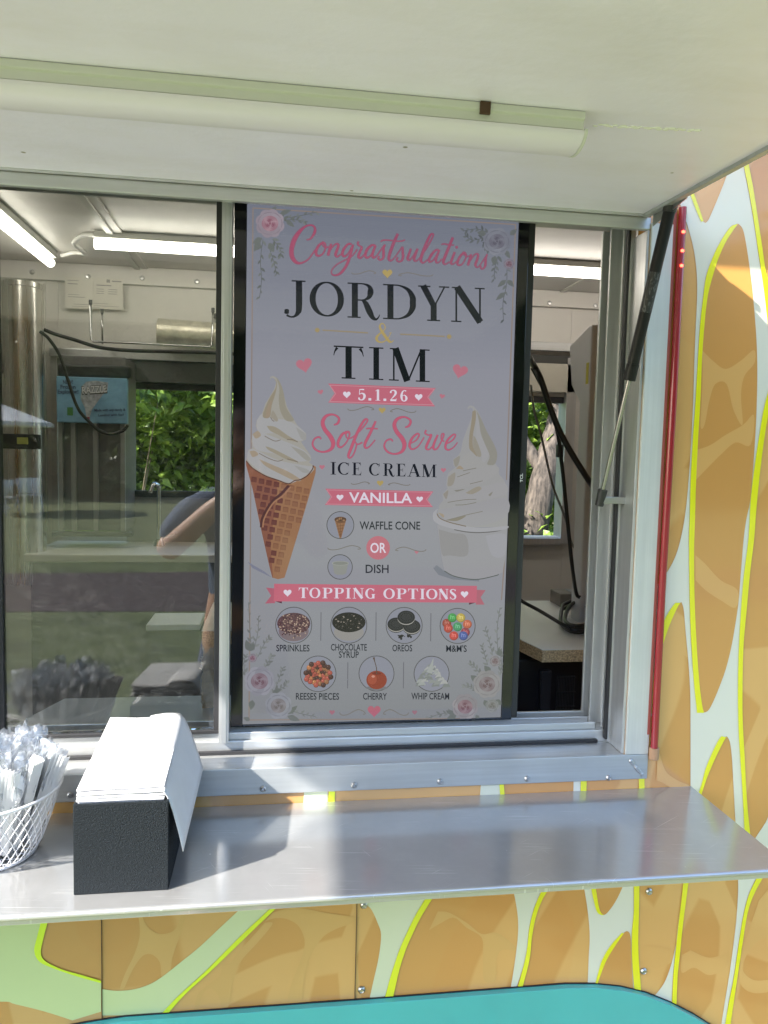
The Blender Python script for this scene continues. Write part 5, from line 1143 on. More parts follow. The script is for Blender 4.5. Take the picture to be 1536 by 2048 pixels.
B0 = [(0, 0, .95, (.15, .11)), (0, .0, 1.12, (.145, .105)), (0, 0, 1.32, (.17, .115)), (0, -.01, 1.47, (.14, .09)), (0, .0, 1.55, .06), (0, .03, 1.63, .058),   # 5 neck
      (-.10, .0, .86, .10), (-.12, .02, .50, .062), (-.12, -.02, .12, .042), (-.13, .10, .045, .038),          # one leg
      (.10, .0, .86, .10), (.12, .02, .50, .062), (.13, -.02, .12, .042), (.14, .10, .045, .038),
      (-.19, 0, 1.46, .062), (-.335, .085, 1.245, .056), (-.12, .23, 1.45, .046), (.035, .30, 1.575, .028),        # raised left arm: shoulder, elbow, forearm, wrist
      (.19, 0, 1.46, .062), (.34, .08, 1.24, .046), (.29, .23, 1.46, .038), (.215, .295, 1.585, .028)]
body.add(*skin(B0, [(0, 1), (1, 2), (2, 3), (3, 4), (4, 5), (0, 6), (6, 7), (7, 8), (8, 9), (0, 10), (10, 11), (11, 12), (12, 13), (3, 14), (14, 15), (15, 16), (16, 17), (3, 18), (18, 19), (19, 20), (20, 21)]))
body.add(*skin([(0, .05, 1.74, (.078, .095)), (0, .04, 1.82, (.074, .09)), (0, .07, 1.665, (.052, .06)), (0, .03, 1.60, .05)], [(0, 1), (0, 2), (2, 3)]))
body.ball((0, .158, 1.735), .016, 8, 6, (.8, 1, 1.5)); body.ball((-.078, .04, 1.74), .026, 8, 6, (.4, .8, 1.2)); body.ball((.078, .04, 1.74), .026, 8, 6, (.4, .8, 1.2))
for sx, wx in ((-1, .035), (1, .215)):        # hands closed on the phone from both sides
    w0 = Vector((wx, .30, 1.58)); pm = Vector((.12 + sx * .052, .335, 1.625))
    body.add(*skin([(*w0, .024), (*((w0 + pm) / 2), (.032, .018)), (*pm, (.034, .018))], [(0, 1), (1, 2)]))
    for f in range(4):
        b_ = pm + Vector((0, .006, -.028 + .019 * f)); L_ = (.062, .072, .076, .068)[f]
        q1 = b_ + Vector((-sx * L_ * .45, .022, .004)); q2 = q1 + Vector((-sx * L_ * .3, .006, 0)); 
        body.add(*skin([(*b_, .0095), (*q1, .0085), (*q2, .0078)], [(0, 1), (1, 2)], 1))
    th = pm + Vector((0, -.012, .02)); body.add(*skin([(*th, .011), (*(th + Vector((-sx * .025, -.006, .022))), .0098), (*(th + Vector((-sx * .048, .0, .028))), .0085)], [(0, 1), (1, 2)], 1))
body.build('body', SKIN_M, t, smooth=180)
g = G(); g.add(*skin([(0, 0, .94, (.17, .125)), (0, 0, 1.12, (.168, .125)), (0, 0, 1.32, (.19, .132)), (0, -.01, 1.46, (.155, .105)), (-.005, 0, 1.535, .075), (-.20, .005, 1.455, .088), (-.318, .078, 1.275, .090), (.20, .005, 1.455, .085), (.305, .06, 1.30, .080)], [(0, 1), (1, 2), (2, 3), (3, 4), (3, 5), (5, 6), (3, 7), (7, 8)])); g.build('t_shirt', SHIRT, t, smooth=180)
g = G(); g.add(*skin([(0, 0, .98, (.165, .12)), (0, 0, .88, (.17, .125)), (-.105, 0, .74, .118), (-.12, .01, .50, .10), (.105, 0, .74, .118), (.12, .01, .50, .10)], [(0, 1), (1, 2), (2, 3), (1, 4), (4, 5)])); g.build('shorts', SHORT, t, smooth=180)
g = G(); g.ball((0, .035, 1.80), .105, 16, 10, (.86, 1.02, .82)); g.build('hair', mat('brown hair', (.05, .03, .02), .7, bump=.5, bs=120), t, smooth=180)
for ex_ in (-.03, .03):
    g = G(); g.ball((ex_, .142, 1.755), .011, 8, 6); g.build('eye', mat('eye', (.1, .08, .07), .2), t, smooth=180)
g = G(); g.tube([(-.026, .143, 1.69), (0, .150, 1.688), (.026, .143, 1.69)], .005, 6); g.build('mouth', mat('lips', (.4, .17, .14), .5), t, smooth=180)
for sx in (-1, 1):
    g = G(); g.add(*skin([(sx * .125, -.04, .055, .05), (sx * .13, .07, .05, .048), (sx * .135, .16, .035, .035)], [(0, 1), (1, 2)])); g.build('shoe', mat('white trainers', (.6, .6, .6), .6), t, smooth=180)
ph = thing('phone', 'black phone held up level with the window by the person', 'phone', (-.02, -1.4345, 1.63))
g = G(); g.box(-.038, .038, -.004, .004, -.078, .078); g.build('case', BLACK_PL, ph, bevel=.003)
g = G(); g.box(-.034, .034, -.0048, -.0041, -.073, .073); g.build('display', mat('dark glass', (.01, .01, .012), .05), ph)
g = G(); g.box(.004, .034, .0041, .007, .046, .074); g.build('camera_bump', BLACK_PL, ph, bevel=.002)
# ------------------------------------------------------------------ on the serving shelf
BOXM = mat('charcoal speckled plastic', (.0075, .011, .014), .75, spec=.2, var=.95, vs=(600, 600, 600), bump=.8, bs=620, detail=2)
x0, x1, yf, yb, zb = -.2985, -.1585, -.2735, -.014, SHZ + .0004
hb = .1425; wt_ = .0045
t = thing('napkin_holder', 'dark charcoal open topped box standing on the shelf full of napkins', 'napkin holder', ((x0 + x1) / 2, yf, zb))
adopt(G().box(x0, x1, yf, yf + wt_, zb, zb + hb).build('front_panel', BOXM, None, bevel=.0012), t)
adopt(G().box(x0, x1, yb - wt_, yb, zb, zb + hb).build('back_panel', BOXM, None, bevel=.0012), t)
adopt(G().box(x0, x0 + wt_, yf + wt_ + .0001, yb - wt_ - .0001, zb, zb + hb).build('side_panel', BOXM, None, bevel=.0012), t)
g = G(); a_, b_ = yf + wt_ + .0001, yb - wt_ - .0001
g.prism([(x1 - wt_, a_, zb), (x1 - wt_, b_, zb), (x1 - wt_, b_, zb + hb), (x1 - wt_, b_ - .012, zb + hb), (x1 - wt_, (a_ + b_) / 2, zb + .055), (x1 - wt_, a_ + .012, zb + hb), (x1 - wt_, a_, zb + hb)], (wt_, 0, 0)); adopt(g.build('notched_side_panel', BOXM, None, bevel=.001), t)
adopt(G().box(x0 + wt_ + .0001, x1 - wt_ - .0001, a_, b_, zb, zb + .004).build('base', BOXM, None), t)
PAPER = mat('white paper napkin', (.56, .555, .565), .85, var=.03, vs=(30, 30, 30), bump=.15, bs=140)
def emb_mat():
    mt, t_, b = nodes('embossed white napkin'); b.inputs['Base Color'].default_value = (.50, .497, .505, 1); b.inputs['Roughness'].default_value = .85
    c = coord(t_); v = N(t_, 'TexVoronoi', i_Scale=260.0); t_.links.new(c, v.inputs['Vector'])
    sx = N(t_, 'SeparateXYZ'); t_.links.new(c, sx.inputs[0])
    d = N(t_, 'Math', operation='ABSOLUTE'); o_ = N(t_, 'Math', operation='SUBTRACT'); o_.inputs[1].default_value = -.006; t_.links.new(sx.outputs[0], o_.inputs[0]); t_.links.new(o_.outputs[0], d.inputs[0])
    m_ = N(t_, 'MapRange'); m_.inputs[1].default_value = .013; m_.inputs[2].default_value = .016; m_.inputs[3].default_value = 1; m_.inputs[4].default_value = 0; t_.links.new(d.outputs[0], m_.inputs[0])
    mu = N(t_, 'Math', operation='MULTIPLY'); t_.links.new(v.outputs['Distance'], mu.inputs[0]); t_.links.new(m_.outputs[0], mu.inputs[1])
    bp = N(t_, 'Bump', i_Strength=.5, i_Distance=.002); t_.links.new(mu.outputs[0], bp.inputs['Height']); t_.links.new(bp.outputs[0], b.inputs['Normal']); return mt
EMB = emb_mat()
rn = random.Random(6)
TILT = rad(5.2); NW, NL = .130, .250
def napkin(i, zc_, thick, mt, dx, dy, wav, lift=0):
    """a folded napkin: a soft slab that tilts up towards the back"""
    g = G(); nx, ny = 12, 12; tops = []; bots = []
    for j in range(ny + 1):
        for ii in range(nx + 1):
            u, v = ii / nx, j / ny
            x = -NW / 2 + NW * u; y = NL * v
            z = wav * (.5 * math.sin(3.1 * u + i) * math.sin(2.3 * v + .7 * i) + .3 * math.sin(9 * u + 2 * v + i))
            rr = max(0, .5 - 6 * v) * .004; tops.append((x, y, z + thick)); bots.append((x, y, z))
    n1 = nx + 1; o = len(tops); g.add(tops + bots, [(j * n1 + q, j * n1 + q + 1, (j + 1) * n1 + q + 1, (j + 1) * n1 + q) for j in range(ny) for q in range(nx)] + [(o + j * n1 + q, o + (j + 1) * n1 + q, o + (j + 1) * n1 + q + 1, o + j * n1 + q + 1) for j in range(ny) for q in range(nx)]
        + [(q, o + q, o + q + 1, q + 1) for q in range(nx)] + [(ny * n1 + q, ny * n1 + q + 1, o + ny * n1 + q + 1, o + ny * n1 + q) for q in range(nx)]
        + [(j * n1, (j + 1) * n1, o + (j + 1) * n1, o + j * n1) for j in range(ny)] + [(j * n1 + nx, o + j * n1 + nx, o + (j + 1) * n1 + nx, (j + 1) * n1 + nx) for j in range(ny)])
    ob = g.build('napkin', mt, None, bevel=.0008, smooth=50); ob.location = ((x0 + x1) / 2 + dx, yf + .0048 + dy, zc_); ob.rotation_euler = (TILT, 0, rn.uniform(-.012, .012)); return ob
GN = 'napkins stacked in the charcoal box'
nl = 13
for i in range(nl):
    top = i == nl - 1
    o = napkin(i, zb + .006 + (i * .0165 if i < 8 else .132 + (i - 8) * .0052), (.0135 if i < 7 else .0036) if not top else .0030, EMB if top else PAPER, -.001 + rn.uniform(-.003, .0022), rn.uniform(-.0005, .0055), .0013 if not top else .0020)
    tag(o, 'white folded napkin with an embossed band, flat on top of the stack' if top else 'plain white folded napkin in the charcoal box, beneath the embossed one', 'napkin', GN)
# the napkin that hangs over the right side of the box
T0 = Vector((x1 - .012, yf + .004, zb + .1665)); T1 = Vector((x1 - .008, yf + .19, zb + .2085))
e0 = atx(328, 1584, -.166); e1 = at(363, 1429, -.02); e0 = at(328, 1583, yf + .006); lowb = at(405, 1537, -.035); lowf = at(365, 1703, yf + .012)
g = G(); nu, nv = 12, 14; vs = []
inn0 = e0 + Vector((-.055, .002, -.0005)); inn1 = e1 + Vector((-.055, 0, -.003))
for j in range(nv + 1):
    v = j / nv
    for i in range(nu + 1):
        u = i / nu
        if u < .35:
            k_ = u / .35; a = inn0.lerp(e0, k_); b = inn1.lerp(e1, k_); p = a.lerp(b, v) + Vector((0, 0, .0008 + .003 * math.sin(PI * k_) * v))
        else:
            k_ = (u - .35) / .65; a = e0.lerp(lowf, k_); b = e1.lerp(lowb, k_); p = a.lerp(b, v) + Vector((.003 * math.sin(PI * k_), 0, .003 * math.sin(PI * min(1, k_ * 2))))
        vs.append(p)
g.add(vs, [(j * (nu + 1) + i, j * (nu + 1) + i + 1, (j + 1) * (nu + 1) + i + 1, (j + 1) * (nu + 1) + i) for j in range(nv) for i in range(nu)])
o = g.build('napkin', PAPER, None, smooth=180); sm_ = o.modifiers.new('ply', 'SOLIDIFY'); sm_.thickness = .0016; sm_.offset = 1
tag(o, 'white napkin slipping off the stack and hanging down the right side of the box', 'napkin', GN)

# white wire basket of wrapped cutlery
WIRE = mat('white coated wire', (.78, .78, .80), .35)
bc = Vector((-.468, -.132, SHZ + .0006)); RB, RT_, HB = .072, .112, .112
t = thing('wire_basket', 'round white wire mesh basket of wrapped cutlery at the left end of the shelf', 'basket', bc)
def br(s_): return RB + (RT_ - RB) * (s_ ** .75)
def ringp(r, z, n=48): return [(r * math.cos(2 * PI * k_ / n), r * math.sin(2 * PI * k_ / n), z) for k_ in range(n + 1)]
G().tube(ringp(RT_, HB), .0026, 8, False).build('rim', WIRE, t, smooth=180)
G().tube(ringp(RB, .003), .0026, 8, False).build('base_ring', WIRE, t, smooth=180)
g = G(); nw = 40
for sgn in (1, -1):
    for q in range(nw):
        P = []
        for k_ in range(9):
            s_ = k_ / 8; a = 2 * PI * q / nw + sgn * s_ * .62; P.append((br(s_) * math.cos(a), br(s_) * math.sin(a), .003 + (HB - .003) * s_))
        g.tube(P, .00085, 5, False)
for q in range(9):
    y = -RB + 2 * RB * (q + .5) / 9; h = math.sqrt(RB * RB - y * y); g.tube([(-h, y, .003), (h, y, .003)], .001, 5, False); g.tube([(y, -h, .004), (y, h, .004)], .001, 5, False)
g.build('wire_mesh', WIRE, t, smooth=180)
def film_mat():
    mt, t_, b = nodes('clear film wrapper'); out = t_.nodes['Material Output']
    b.inputs['Base Color'].default_value = (.78, .80, .83, 1); b.inputs['Roughness'].default_value = .06; b.inputs['Metallic'].default_value = .75
    n = N(t_, 'TexNoise', i_Scale=190.0, i_Detail=3.0); t_.links.new(coord(t_, (1, 1, .12)), n.inputs['Vector'])
    bp = N(t_, 'Bump', i_Strength=1.0, i_Distance=.006); t_.links.new(n.outputs[0], bp.inputs['Height']); t_.links.new(bp.outputs[0], b.inputs['Normal'])
    tr = N(t_, 'BsdfTransparent'); tr.inputs[0].default_value = (.96, .97, .98, 1)
    fr = N(t_, 'LayerWeight', i_Blend=.3); mr = N(t_, 'MapRange'); mr.inputs[3].default_value = .13; mr.inputs[4].default_value = .55; t_.links.new(fr.outputs['Facing'], mr.inputs[0])
    mx = N(t_, 'MixShader'); t_.links.new(mr.outputs[0], mx.inputs[0]); t_.links.new(tr.outputs[0], mx.inputs[1]); t_.links.new(b.outputs[0], mx.inputs[2]); t_.links.new(mx.outputs[0], out.inputs[0]); return mt
FILM = film_mat(); SPOON = mat('white plastic cutlery', (.8, .8, .81), .25); 
def film_mesh(seed, L_, W_):
    """a crumpled flat sleeve with crimped saw-tooth ends"""
    r_ = random.Random(seed); g = G(); nu, nv = 4, 12; A = []; B = []
    ph = [r_.uniform(0, 6) for _ in range(4)]
    for j in range(nv + 1):
        v = j / nv; z = L_ * v
        for i in range(nu + 1):
            u = i / nu - .5
            wob = .0045 * math.sin(9 * v + ph[0] + 3 * u) + .003 * math.sin(23 * v + ph[1] - 4 * u) + .002 * r_.uniform(-1, 1)
            th = .0055 * (1 - (2 * u) ** 2) * min(1, 5 * v, 5 * (1 - v)); zz = z + ((.0025 if i % 2 else -.0025) if j in (0, nv) else 0)
            A.append((u * W_ * (1 + .08 * math.sin(7 * v + ph[2])), wob + th, zz)); B.append((u * W_ * (1 + .08 * math.sin(7 * v + ph[2])), wob - th, zz))
    n1 = nu + 1; q = [(j * n1 + i, j * n1 + i + 1, (j + 1) * n1 + i + 1, (j + 1) * n1 + i) for j in range(nv) for i in range(nu)]
    g.add(A, q); g.add(B, [tuple(reversed(f)) for f in q]); return g
def spoon_mesh(L_):
    g = G(); nv = 14; A = []
    for j in range(nv + 1):
        v = j / nv; z = L_ * v
        w_ = .0042 + .0012 * v if v < .62 else .0045 + .0085 * math.sin(PI * min(1, (v - .62) / .38 * .9 + .06))
        dp = 0 if v < .62 else .006 * math.sin(PI * (v - .62) / .38)
        for i in range(5):
            u = i / 4 - .5; A.append((2 * u * w_, .002 + .0035 * (1 if v < .62 else 0) * (abs(2 * u) < .6) - dp * (1 - (2 * u) ** 2), z))
    g.add(A, [(j * 5 + i, j * 5 + i + 1, (j + 1) * 5 + i + 1, (j + 1) * 5 + i) for j in range(nv) for i in range(4)]); return g
GW_ = 'wrapped spoons standing in the wire basket'
srcs = []
rn = random.Random(12); nsp = 64
for i in range(nsp):
    if i < 4:
        tt = thing('wrapped_spoon', '', 'spoon', (0, 0, 0), GW_); f_ = film_mesh(i + 2, .172, .024).build('wrapper', FILM, tt, smooth=180); f_.modifiers.new('ply', 'SOLIDIFY').thickness = .0003
        s_ = spoon_mesh(.145).build('spoon', SPOON, tt, smooth=180); s_.location = (0, 0, .010); s_.modifiers.new('ply', 'SOLIDIFY').thickness = .0012; srcs.append(tt)
    else:
        tt = thing('wrapped_spoon', '', 'spoon', (0, 0, 0), GW_)
        for o in srcs[i % 4].children:
            q = o.copy(); COL.objects.link(q); q.parent = tt
    a = i * 2.399; r0 = .056 * math.sqrt((i + .5) / nsp); lean = rad(4 + 16 * (r0 / .056) * rn.uniform(.6, 1.05))
    p = Vector((r0 * math.cos(a), r0 * math.sin(a), .008 + rn.uniform(0, .022)))
    d = Vector((math.sin(lean) * math.cos(a + rn.uniform(-.5, .5)), math.sin(lean) * math.sin(a + rn.uniform(-.5, .5)), math.cos(lean)))
    q_ = d.to_track_quat('Z', 'Y'); tt.rotation_mode = 'QUATERNION'; tt.rotation_quaternion = q_ @ Vector((0, 0, 1)).rotation_difference(Vector((0, 0, 1))) @ Matrix.Rotation(rn.uniform(0, 6.28), 3, 'Z').to_quaternion()
    tt.location = bc + p; tt['label'] = 'white plastic spoon in a clear film sleeve standing in the wire basket'
# paper sleeves with folded fan ends, and two coloured sachets
PAP2 = mat('white paper sleeve', (.76, .76, .76), .7, var=.05, vs=(60, 60, 60), bump=.2, bs=90)
src2 = None
for i, (ax, r0, ln) in enumerate(((-.45, .066, 22), (.15, .07, 26), (-.9, .062, 24), (.5, .06, 20), (-.2, .05, 20), (1.2, .062, 22), (-1.5, .07, 16), (-.1, .078, 27))):
    if src2 is None:
        g = G(); NZ, NT = 9, 5; vs = []
        for j in range(NT + 1):
            v = j / NT
            for k_ in range(NZ + 1): vs.append(((k_ / NZ - .5) * .021 * (1 + .25 * v), (.0035 if k_ % 2 else -.0035) * (.5 + .9 * v), .165 * v))
        g.add(vs, [(j * (NZ + 1) + k_, j * (NZ + 1) + k_ + 1, (j + 1) * (NZ + 1) + k_ + 1, (j + 1) * (NZ + 1) + k_) for j in range(NT) for k_ in range(NZ)])
        o = g.build('paper_sleeve', PAP2); o.modifiers.new('ply', 'SOLIDIFY').thickness = .0006; src2 = o
    else:
        o = src2.copy(); COL.objects.link(o)
    lean = rad(ln * .75); d = Vector((math.sin(lean) * math.cos(ax), math.sin(lean) * math.sin(ax), math.cos(lean)))
    o.rotation_mode = 'QUATERNION'; o.rotation_quaternion = d.to_track_quat('Z', 'Y') @ Matrix.Rotation(i * 1.1, 3, 'Z').to_quaternion(); o.location = bc + Vector((r0 * .8 * math.cos(ax), r0 * .8 * math.sin(ax), .014))
    tag(o, 'white pleated paper sleeve sticking out among the wrapped spoons', 'paper sleeve', 'paper sleeves in the wire basket')
for col, lab, ax, z in (((.10, .22, .62), 'small blue sachet among the wrapped spoons', -1.25, .098), ((.25, .34, .06), 'small green sachet among the wrapped spoons', -1.45, .072)):
    g = film_mesh(40, .045, .026); o = g.build('sachet', mat(lab, col, .3), None, smooth=180)
    o.location = bc + Vector((.06 * math.cos(ax), .06 * math.sin(ax), z)); o.rotation_euler = (.3, .2, ax + 1.4); tag(o, lab, 'sachet')
# ------------------------------------------------------------------ fittings on the awning and jamb
DIFF = mat('opal diffuser', (.75, .71, .80), .3)
HOUS = mat('white painted housing', (.60, .61, .56), .4)
q0 = on_awning(1178, 222); q1 = on_awning(0, 128)
lx1 = q0.x; oo = (q0.y + q1.y) / 2
t = thing('awning_light', 'unlit white tube light fixed under the awning', 'light', aw(lx1 - .6, oo - .04, 0))
def sec(pts, x0_, x1_, name, mt, **kw):
    g = G(); g.prism([aw(x0_, o_, n_) for o_, n_ in pts], AM.to_3x3() @ Vector((x1_ - x0_, 0, 0))); return adopt(g.build(name, mt, None, **kw), t)
sec([(oo, .0035), (oo, -.006), (oo - .004, -.0075), (oo - .004, -.0185), (oo - .062, -.0185), (oo - .066, -.006), (oo - .066, .0035)], lx1 - 1.22, lx1, 'housing', HOUS, bevel=.0012)
cx_ = oo - .036; prof = [(cx_ + .034 * math.cos(a), -.0205 - .0185 * math.sin(a)) for a in [rad(-3 + 186 * k_ / 18) for k_ in range(19)]]
sec(prof, lx1 - 1.22, lx1 + .0005, 'diffuser', DIFF, smooth=40)
g = G(); g.prism([aw(lx1 + .0007, cx_ + .0352 * math.cos(a), -.0185 - .0215 * math.sin(a)) for a in [rad(186 * k_ / 16 - 3) for k_ in range(17)]], AM.to_3x3() @ Vector((.0045, 0, 0))); adopt(g.build('end_cap', HOUS, None, bevel=.001), t)
qc = on_awning(970, 210)
g = G(); g.box(qc.x - .007, qc.x + .007, oo - .001, oo + .0035, -.012, .0035, AM); adopt(g.build('mounting_clip', mat('rusty clip', (.07, .035, .018), .8, var=.4), None, bevel=.0008), t)

sT = at(1346, 392, -.085); sM = at(1251, 757, .0); sB = at(1201, 1000, .045)
dirv = (sT - sB).normalized(); sM = sB + dirv * (sM - sB).dot(dirv)
t = thing('gas_strut', 'black gas strut propping the awning, fixed to the right jamb', 'gas strut', sB)
def stp(name, pts, r, mt, n=16, **kw): g = G(); g.tube(pts, r, n); return adopt(g.build(name, mt, None, smooth=40, **kw), t)
STRUT = mat('satin black paint', (.006, .006, .006), .45, spec=.3)
stp('cylinder', [sM + dirv * .03, sT - dirv * .02], .0112, STRUT)
stp('end_seal', [sM - dirv * .002, sM + dirv * .0296], .0122, STRUT)
stp('piston_rod', [sB, sM - dirv * .0022], .0042, mat('chromed rod', (.30, .30, .30), .15, 1))
stp('ball_socket', [sB - dirv * .012, sB + dirv * .022], [.0085, .0098], BLACK_PL)
stp('ball_socket', [sT - dirv * .028, sT - dirv * .01, sT + dirv * .012], [.0122, .0135, .0115], BLACK_PL)
lab0 = sM.lerp(sT, .38); lab1 = sM.lerp(sT, .60)
def labm():
    mt, t_, b = nodes('printed strut label'); v = N(t_, 'TexNoise', i_Scale=1.0, i_Detail=1.0); t_.links.new(coord(t_, (380, 380, 90)), v.inputs['Vector'])
    t_.links.new(ramp(t_, v.outputs[0], .55, .6, (.016, .016, .017), (.075, .075, .075)).outputs[0], b.inputs['Base Color']); b.inputs['Roughness'].default_value = .5; return mt
stp('label', [lab0, lab1], .01145, labm())
g = G(); g.box(sB.x + .004, OX1 - .0006, sB.y - .007, sB.y + .007, sB.z - .007, sB.z + .007); g.prism([(OX1 - .0008, sB.y - .011, sB.z + .045), (OX1 - .0008, sB.y + .012, sB.z + .03), (OX1 - .0008, sB.y + .012, sB.z - .03), (OX1 - .0008, sB.y - .008, sB.z - .06)], (-.003, 0, 0))
adopt(g.build('jamb_bracket', STEEL, None, bevel=.001), t)
bt = aw(AXR - .002, .055, .0)
g = G(); g.tube(spline([sT + Vector((.004, 0, .002)), sT + Vector((.016, -.004, .004)), sT + Vector((.022, -.03, .012))], 5), .007, 8); g.prism([aw(AXR + .0003, .02, -.022), aw(AXR + .0003, .14, -.002), aw(AXR + .0003, .14, .014), aw(AXR + .0003, .02, .014)], (.003, 0, 0)); adopt(g.build('awning_bracket', STEEL, None, bevel=.0008, smooth=40), t)

# red rope light on the flange edge
rx = ex + .0098; rz0, rz1 = at(1293, 1500, -.012).z, at(1356, 414, -.0105).z
t = thing('rope_light', 'red tube light running down the right edge of the window frame', 'rope light', (rx, -.010, rz0))
RED = mat('red translucent tube', (.30, .014, .022), .25, coat=.3)
g = G(); g.tube([(rx, -.0105, rz0), (rx - .0012, -.0105, rz0 + .35), (rx + .001, -.0105, rz0 + .7), (rx, -.0105, rz1)], .0074, 14); adopt(g.build('tube', RED, None, smooth=40), t)
g = G(); g.box(rx - .0155, rx - .0085, -.0068, -.0009, rz0 + .03, rz1 - .004); adopt(g.build('track', mat('brick red track', (.33, .075, .055), .5), None, bevel=.001), t)
g = G(); g.tube([(rx, -.0105, rz0 - .020), (rx, -.0105, rz0 + .004)], .0102, 14); adopt(g.build('end_cap', mat('tan end cap', (.42, .24, .13), .45), None, bevel=.001, smooth=40), t)
for py in (462, 500, 530):
    c = at(1351, py, -.0195); g = G(); g.ball((rx - .0005, -.0182, c.z), .0028, 10, 8, (1.3, .8, 1)); adopt(g.build('led', emit('lit red led', (1, .06, .03), 2.2), None, smooth=180), t)

# ------------------------------------------------------------------ inside the trailer
def ceil_light(label, p0_, p1_, strength):
    t = thing('ceiling_light', label, 'light', (p0_ + p1_) / 2, 'lit tube lights on the trailer ceiling')
    d = (p1_ - p0_).normalized(); s_ = d.cross(Vector((0, 0, 1)))
    g = G(); z = CEIL - .003
    def P(p, a, h): return Vector((p.x, p.y, 0)) + s_ * a + Vector((0, 0, h))
    g.prism([P(p0_, -.028, z), P(p0_, .028, z), P(p0_, .026, z - .022), P(p0_, -.026, z - .022)], p1_ - p0_); adopt(g.build('housing', HOUS, None, bevel=.001), t)
    g = G(); g.tube([Vector((p0_.x, p0_.y, z - .040)) - d * .004, Vector((p1_.x, p1_.y, z - .040)) + d * .004], .0175, 14); adopt(g.build('diffuser', emit('lit tube', (1, .93, .84), strength), None, smooth=40), t)
    return t
EM = 2.1
ceil_light('lit tube light running front to back on the trailer ceiling, leftmost', Vector((-.905, .30, 0)), Vector((-.905, 1.80, 0)), EM)
yl = 1.47
ceil_light('lit tube light across the trailer ceiling, left of the mullion', Vector((-.655, yl, 0)), Vector((.50, yl, 0)), EM)
ceil_light('lit tube light across the trailer ceiling, right of the television', Vector((.62, yl, 0)), Vector((1.78, yl, 0)), EM)
WCAB = mat('white flex', (.6, .6, .57), .5)
g = G(); g.tube(spline([(-.66, yl, CEIL - .012), (-.70, yl + .02, CEIL - .01), (-.755, yl + .10, CEIL - .02), (-.74, yl + .20, CEIL - .03), (-.79, yl + .27, CEIL - .012), (-.86, 1.80, CEIL - .012)], 6), .009, 8)
tag(g.build('light_cable', WCAB, None, smooth=180), 'white cable looping between the two left ceiling lights', 'cable')
g = G(); g.box(-.612, -.588, .20, yl - .03, CEIL - .014, CEIL - .0085); g.box(-.612, -.588, yl + .03, 1.97, CEIL - .014, CEIL - .0085)
g.build('conduit', HOUS, trailer, bevel=.002)

# flue on the left
STL = mat('brushed flue steel', (.62, .60, .56), .28, 1, rv=.08, vs=(60, 60, 2))
fc = at(47, 740, 1.62); fr_ = .073; fz1 = at(47, 568, 1.62).z; fz0 = at(47, 880, 1.62).z
t = thing('flue_pipe', 'stainless steel flue pipe on the back wall at far left', 'pipe', (fc.x, 1.62, fz0))
g = G(); g.tube([(fc.x, 1.62, fz0 - .55), (fc.x, 1.62, fz1 - .008)], fr_, 32, False); adopt(g.build('pipe', STL, None, smooth=60), t)
g = G(); g.lathe([(0, fz1), (fr_ + .003, fz1), (fr_ + .003, fz1 - .018), (fr_ + .0005, fz1 - .02)], (fc.x, 1.62, 0), 32); adopt(g.build('cap', STL, None, smooth=40), t)
g = G(); zb0, zb1 = at(47, 898, 1.53).z, at(47, 868, 1.53).z; g.box(fc.x - .078, fc.x + .078, 1.533, 1.56, zb0, zb1); adopt(g.build('clamp', BLACK_PL, None, bevel=.004), t)
g = G(); ya = at(34, 888, 1.532), at(56, 875, 1.532); g.box(ya[0].x, ya[1].x, 1.5318, 1.5328, ya[0].z, ya[1].z); adopt(g.build('label', mat('yellow green label', (.45, .45, .10), .5), None), t)
g = G(); xg = at(66, 800, 1.54).x; g.tube([(xg, 1.541, at(66, 700, 1.54).z), (xg, 1.541, zb1 + .004)], .004, 8); adopt(g.build('sight_tube', STL, None), t)
# black hoses
HOSE = mat('black hose', (.015, .015, .015), .35)
def hose(label, pts, r, Y, cat='cable', m_=HOSE, name='cable'):
    P = [at(*p[:2], p[2] if len(p) > 2 else Y) for p in pts]
    g = G(); g.tube(spline(P, 7), r, 8); return tag(g.build(name, m_, None, smooth=180), label, cat)
hose('black hose sagging from the flue pipe along the wire rack', [(70, 655, 1.70), (82, 657), (110, 668), (150, 680), (200, 695), (260, 701), (330, 703), (437, 706, 1.7), (520, 712, 1.7)], .0072, 1.66, 'hose', name='hose')
hose('black hose dropping from the flue pipe in front of the blue sign', [(80, 663), (98, 678), (120, 712), (135, 757), (155, 815), (180, 845), (200, 862), (222, 868), (245, 862), (256, 850)], .006, 1.45, 'hose', name='hose')
hose('black hose hanging at the left edge of the window', [(15, 675), (8, 695), (4, 720), (-6, 745)], .012, 1.6, 'hose', name='hose')
# wire rack with foil duct
t = thing('wire_rack', 'chrome wire rack hung on the back wall above the rear window', 'rack', at(300, 690, 1.75))
CHR = mat('chrome wire', (.6, .6, .6), .2, 1)
Yr = 1.72
def rod(pts, r=.0042, Y=Yr): g = G(); g.tube([at(*p[:2], p[2] if len(p) > 2 else Y) for p in pts], r, 8); return g
def joined(gs, name, mt):
    G0 = G()
    for x in gs: G0.add(x.v, x.f)
    return adopt(G0.build(name, mt, None, smooth=180), t)
joined([rod([(181, 604), (182, 678), (186, 683), (300, 688), (420, 694), (424, 690), (426, 620)]), rod([(204, 622, 1.93), (205, 688, 1.93)]), rod([(430, 630, 1.93), (431, 690, 1.93)]), rod([(205, 684, 1.93), (428, 692, 1.93)])], 'hanger', CHR)
joined([rod([(200 + 13 * i, 684 + .55 * i), (211 + 12.5 * i, 685 + .5 * i, 1.93)], .003) for i in range(18)], 'rack_wires', CHR)
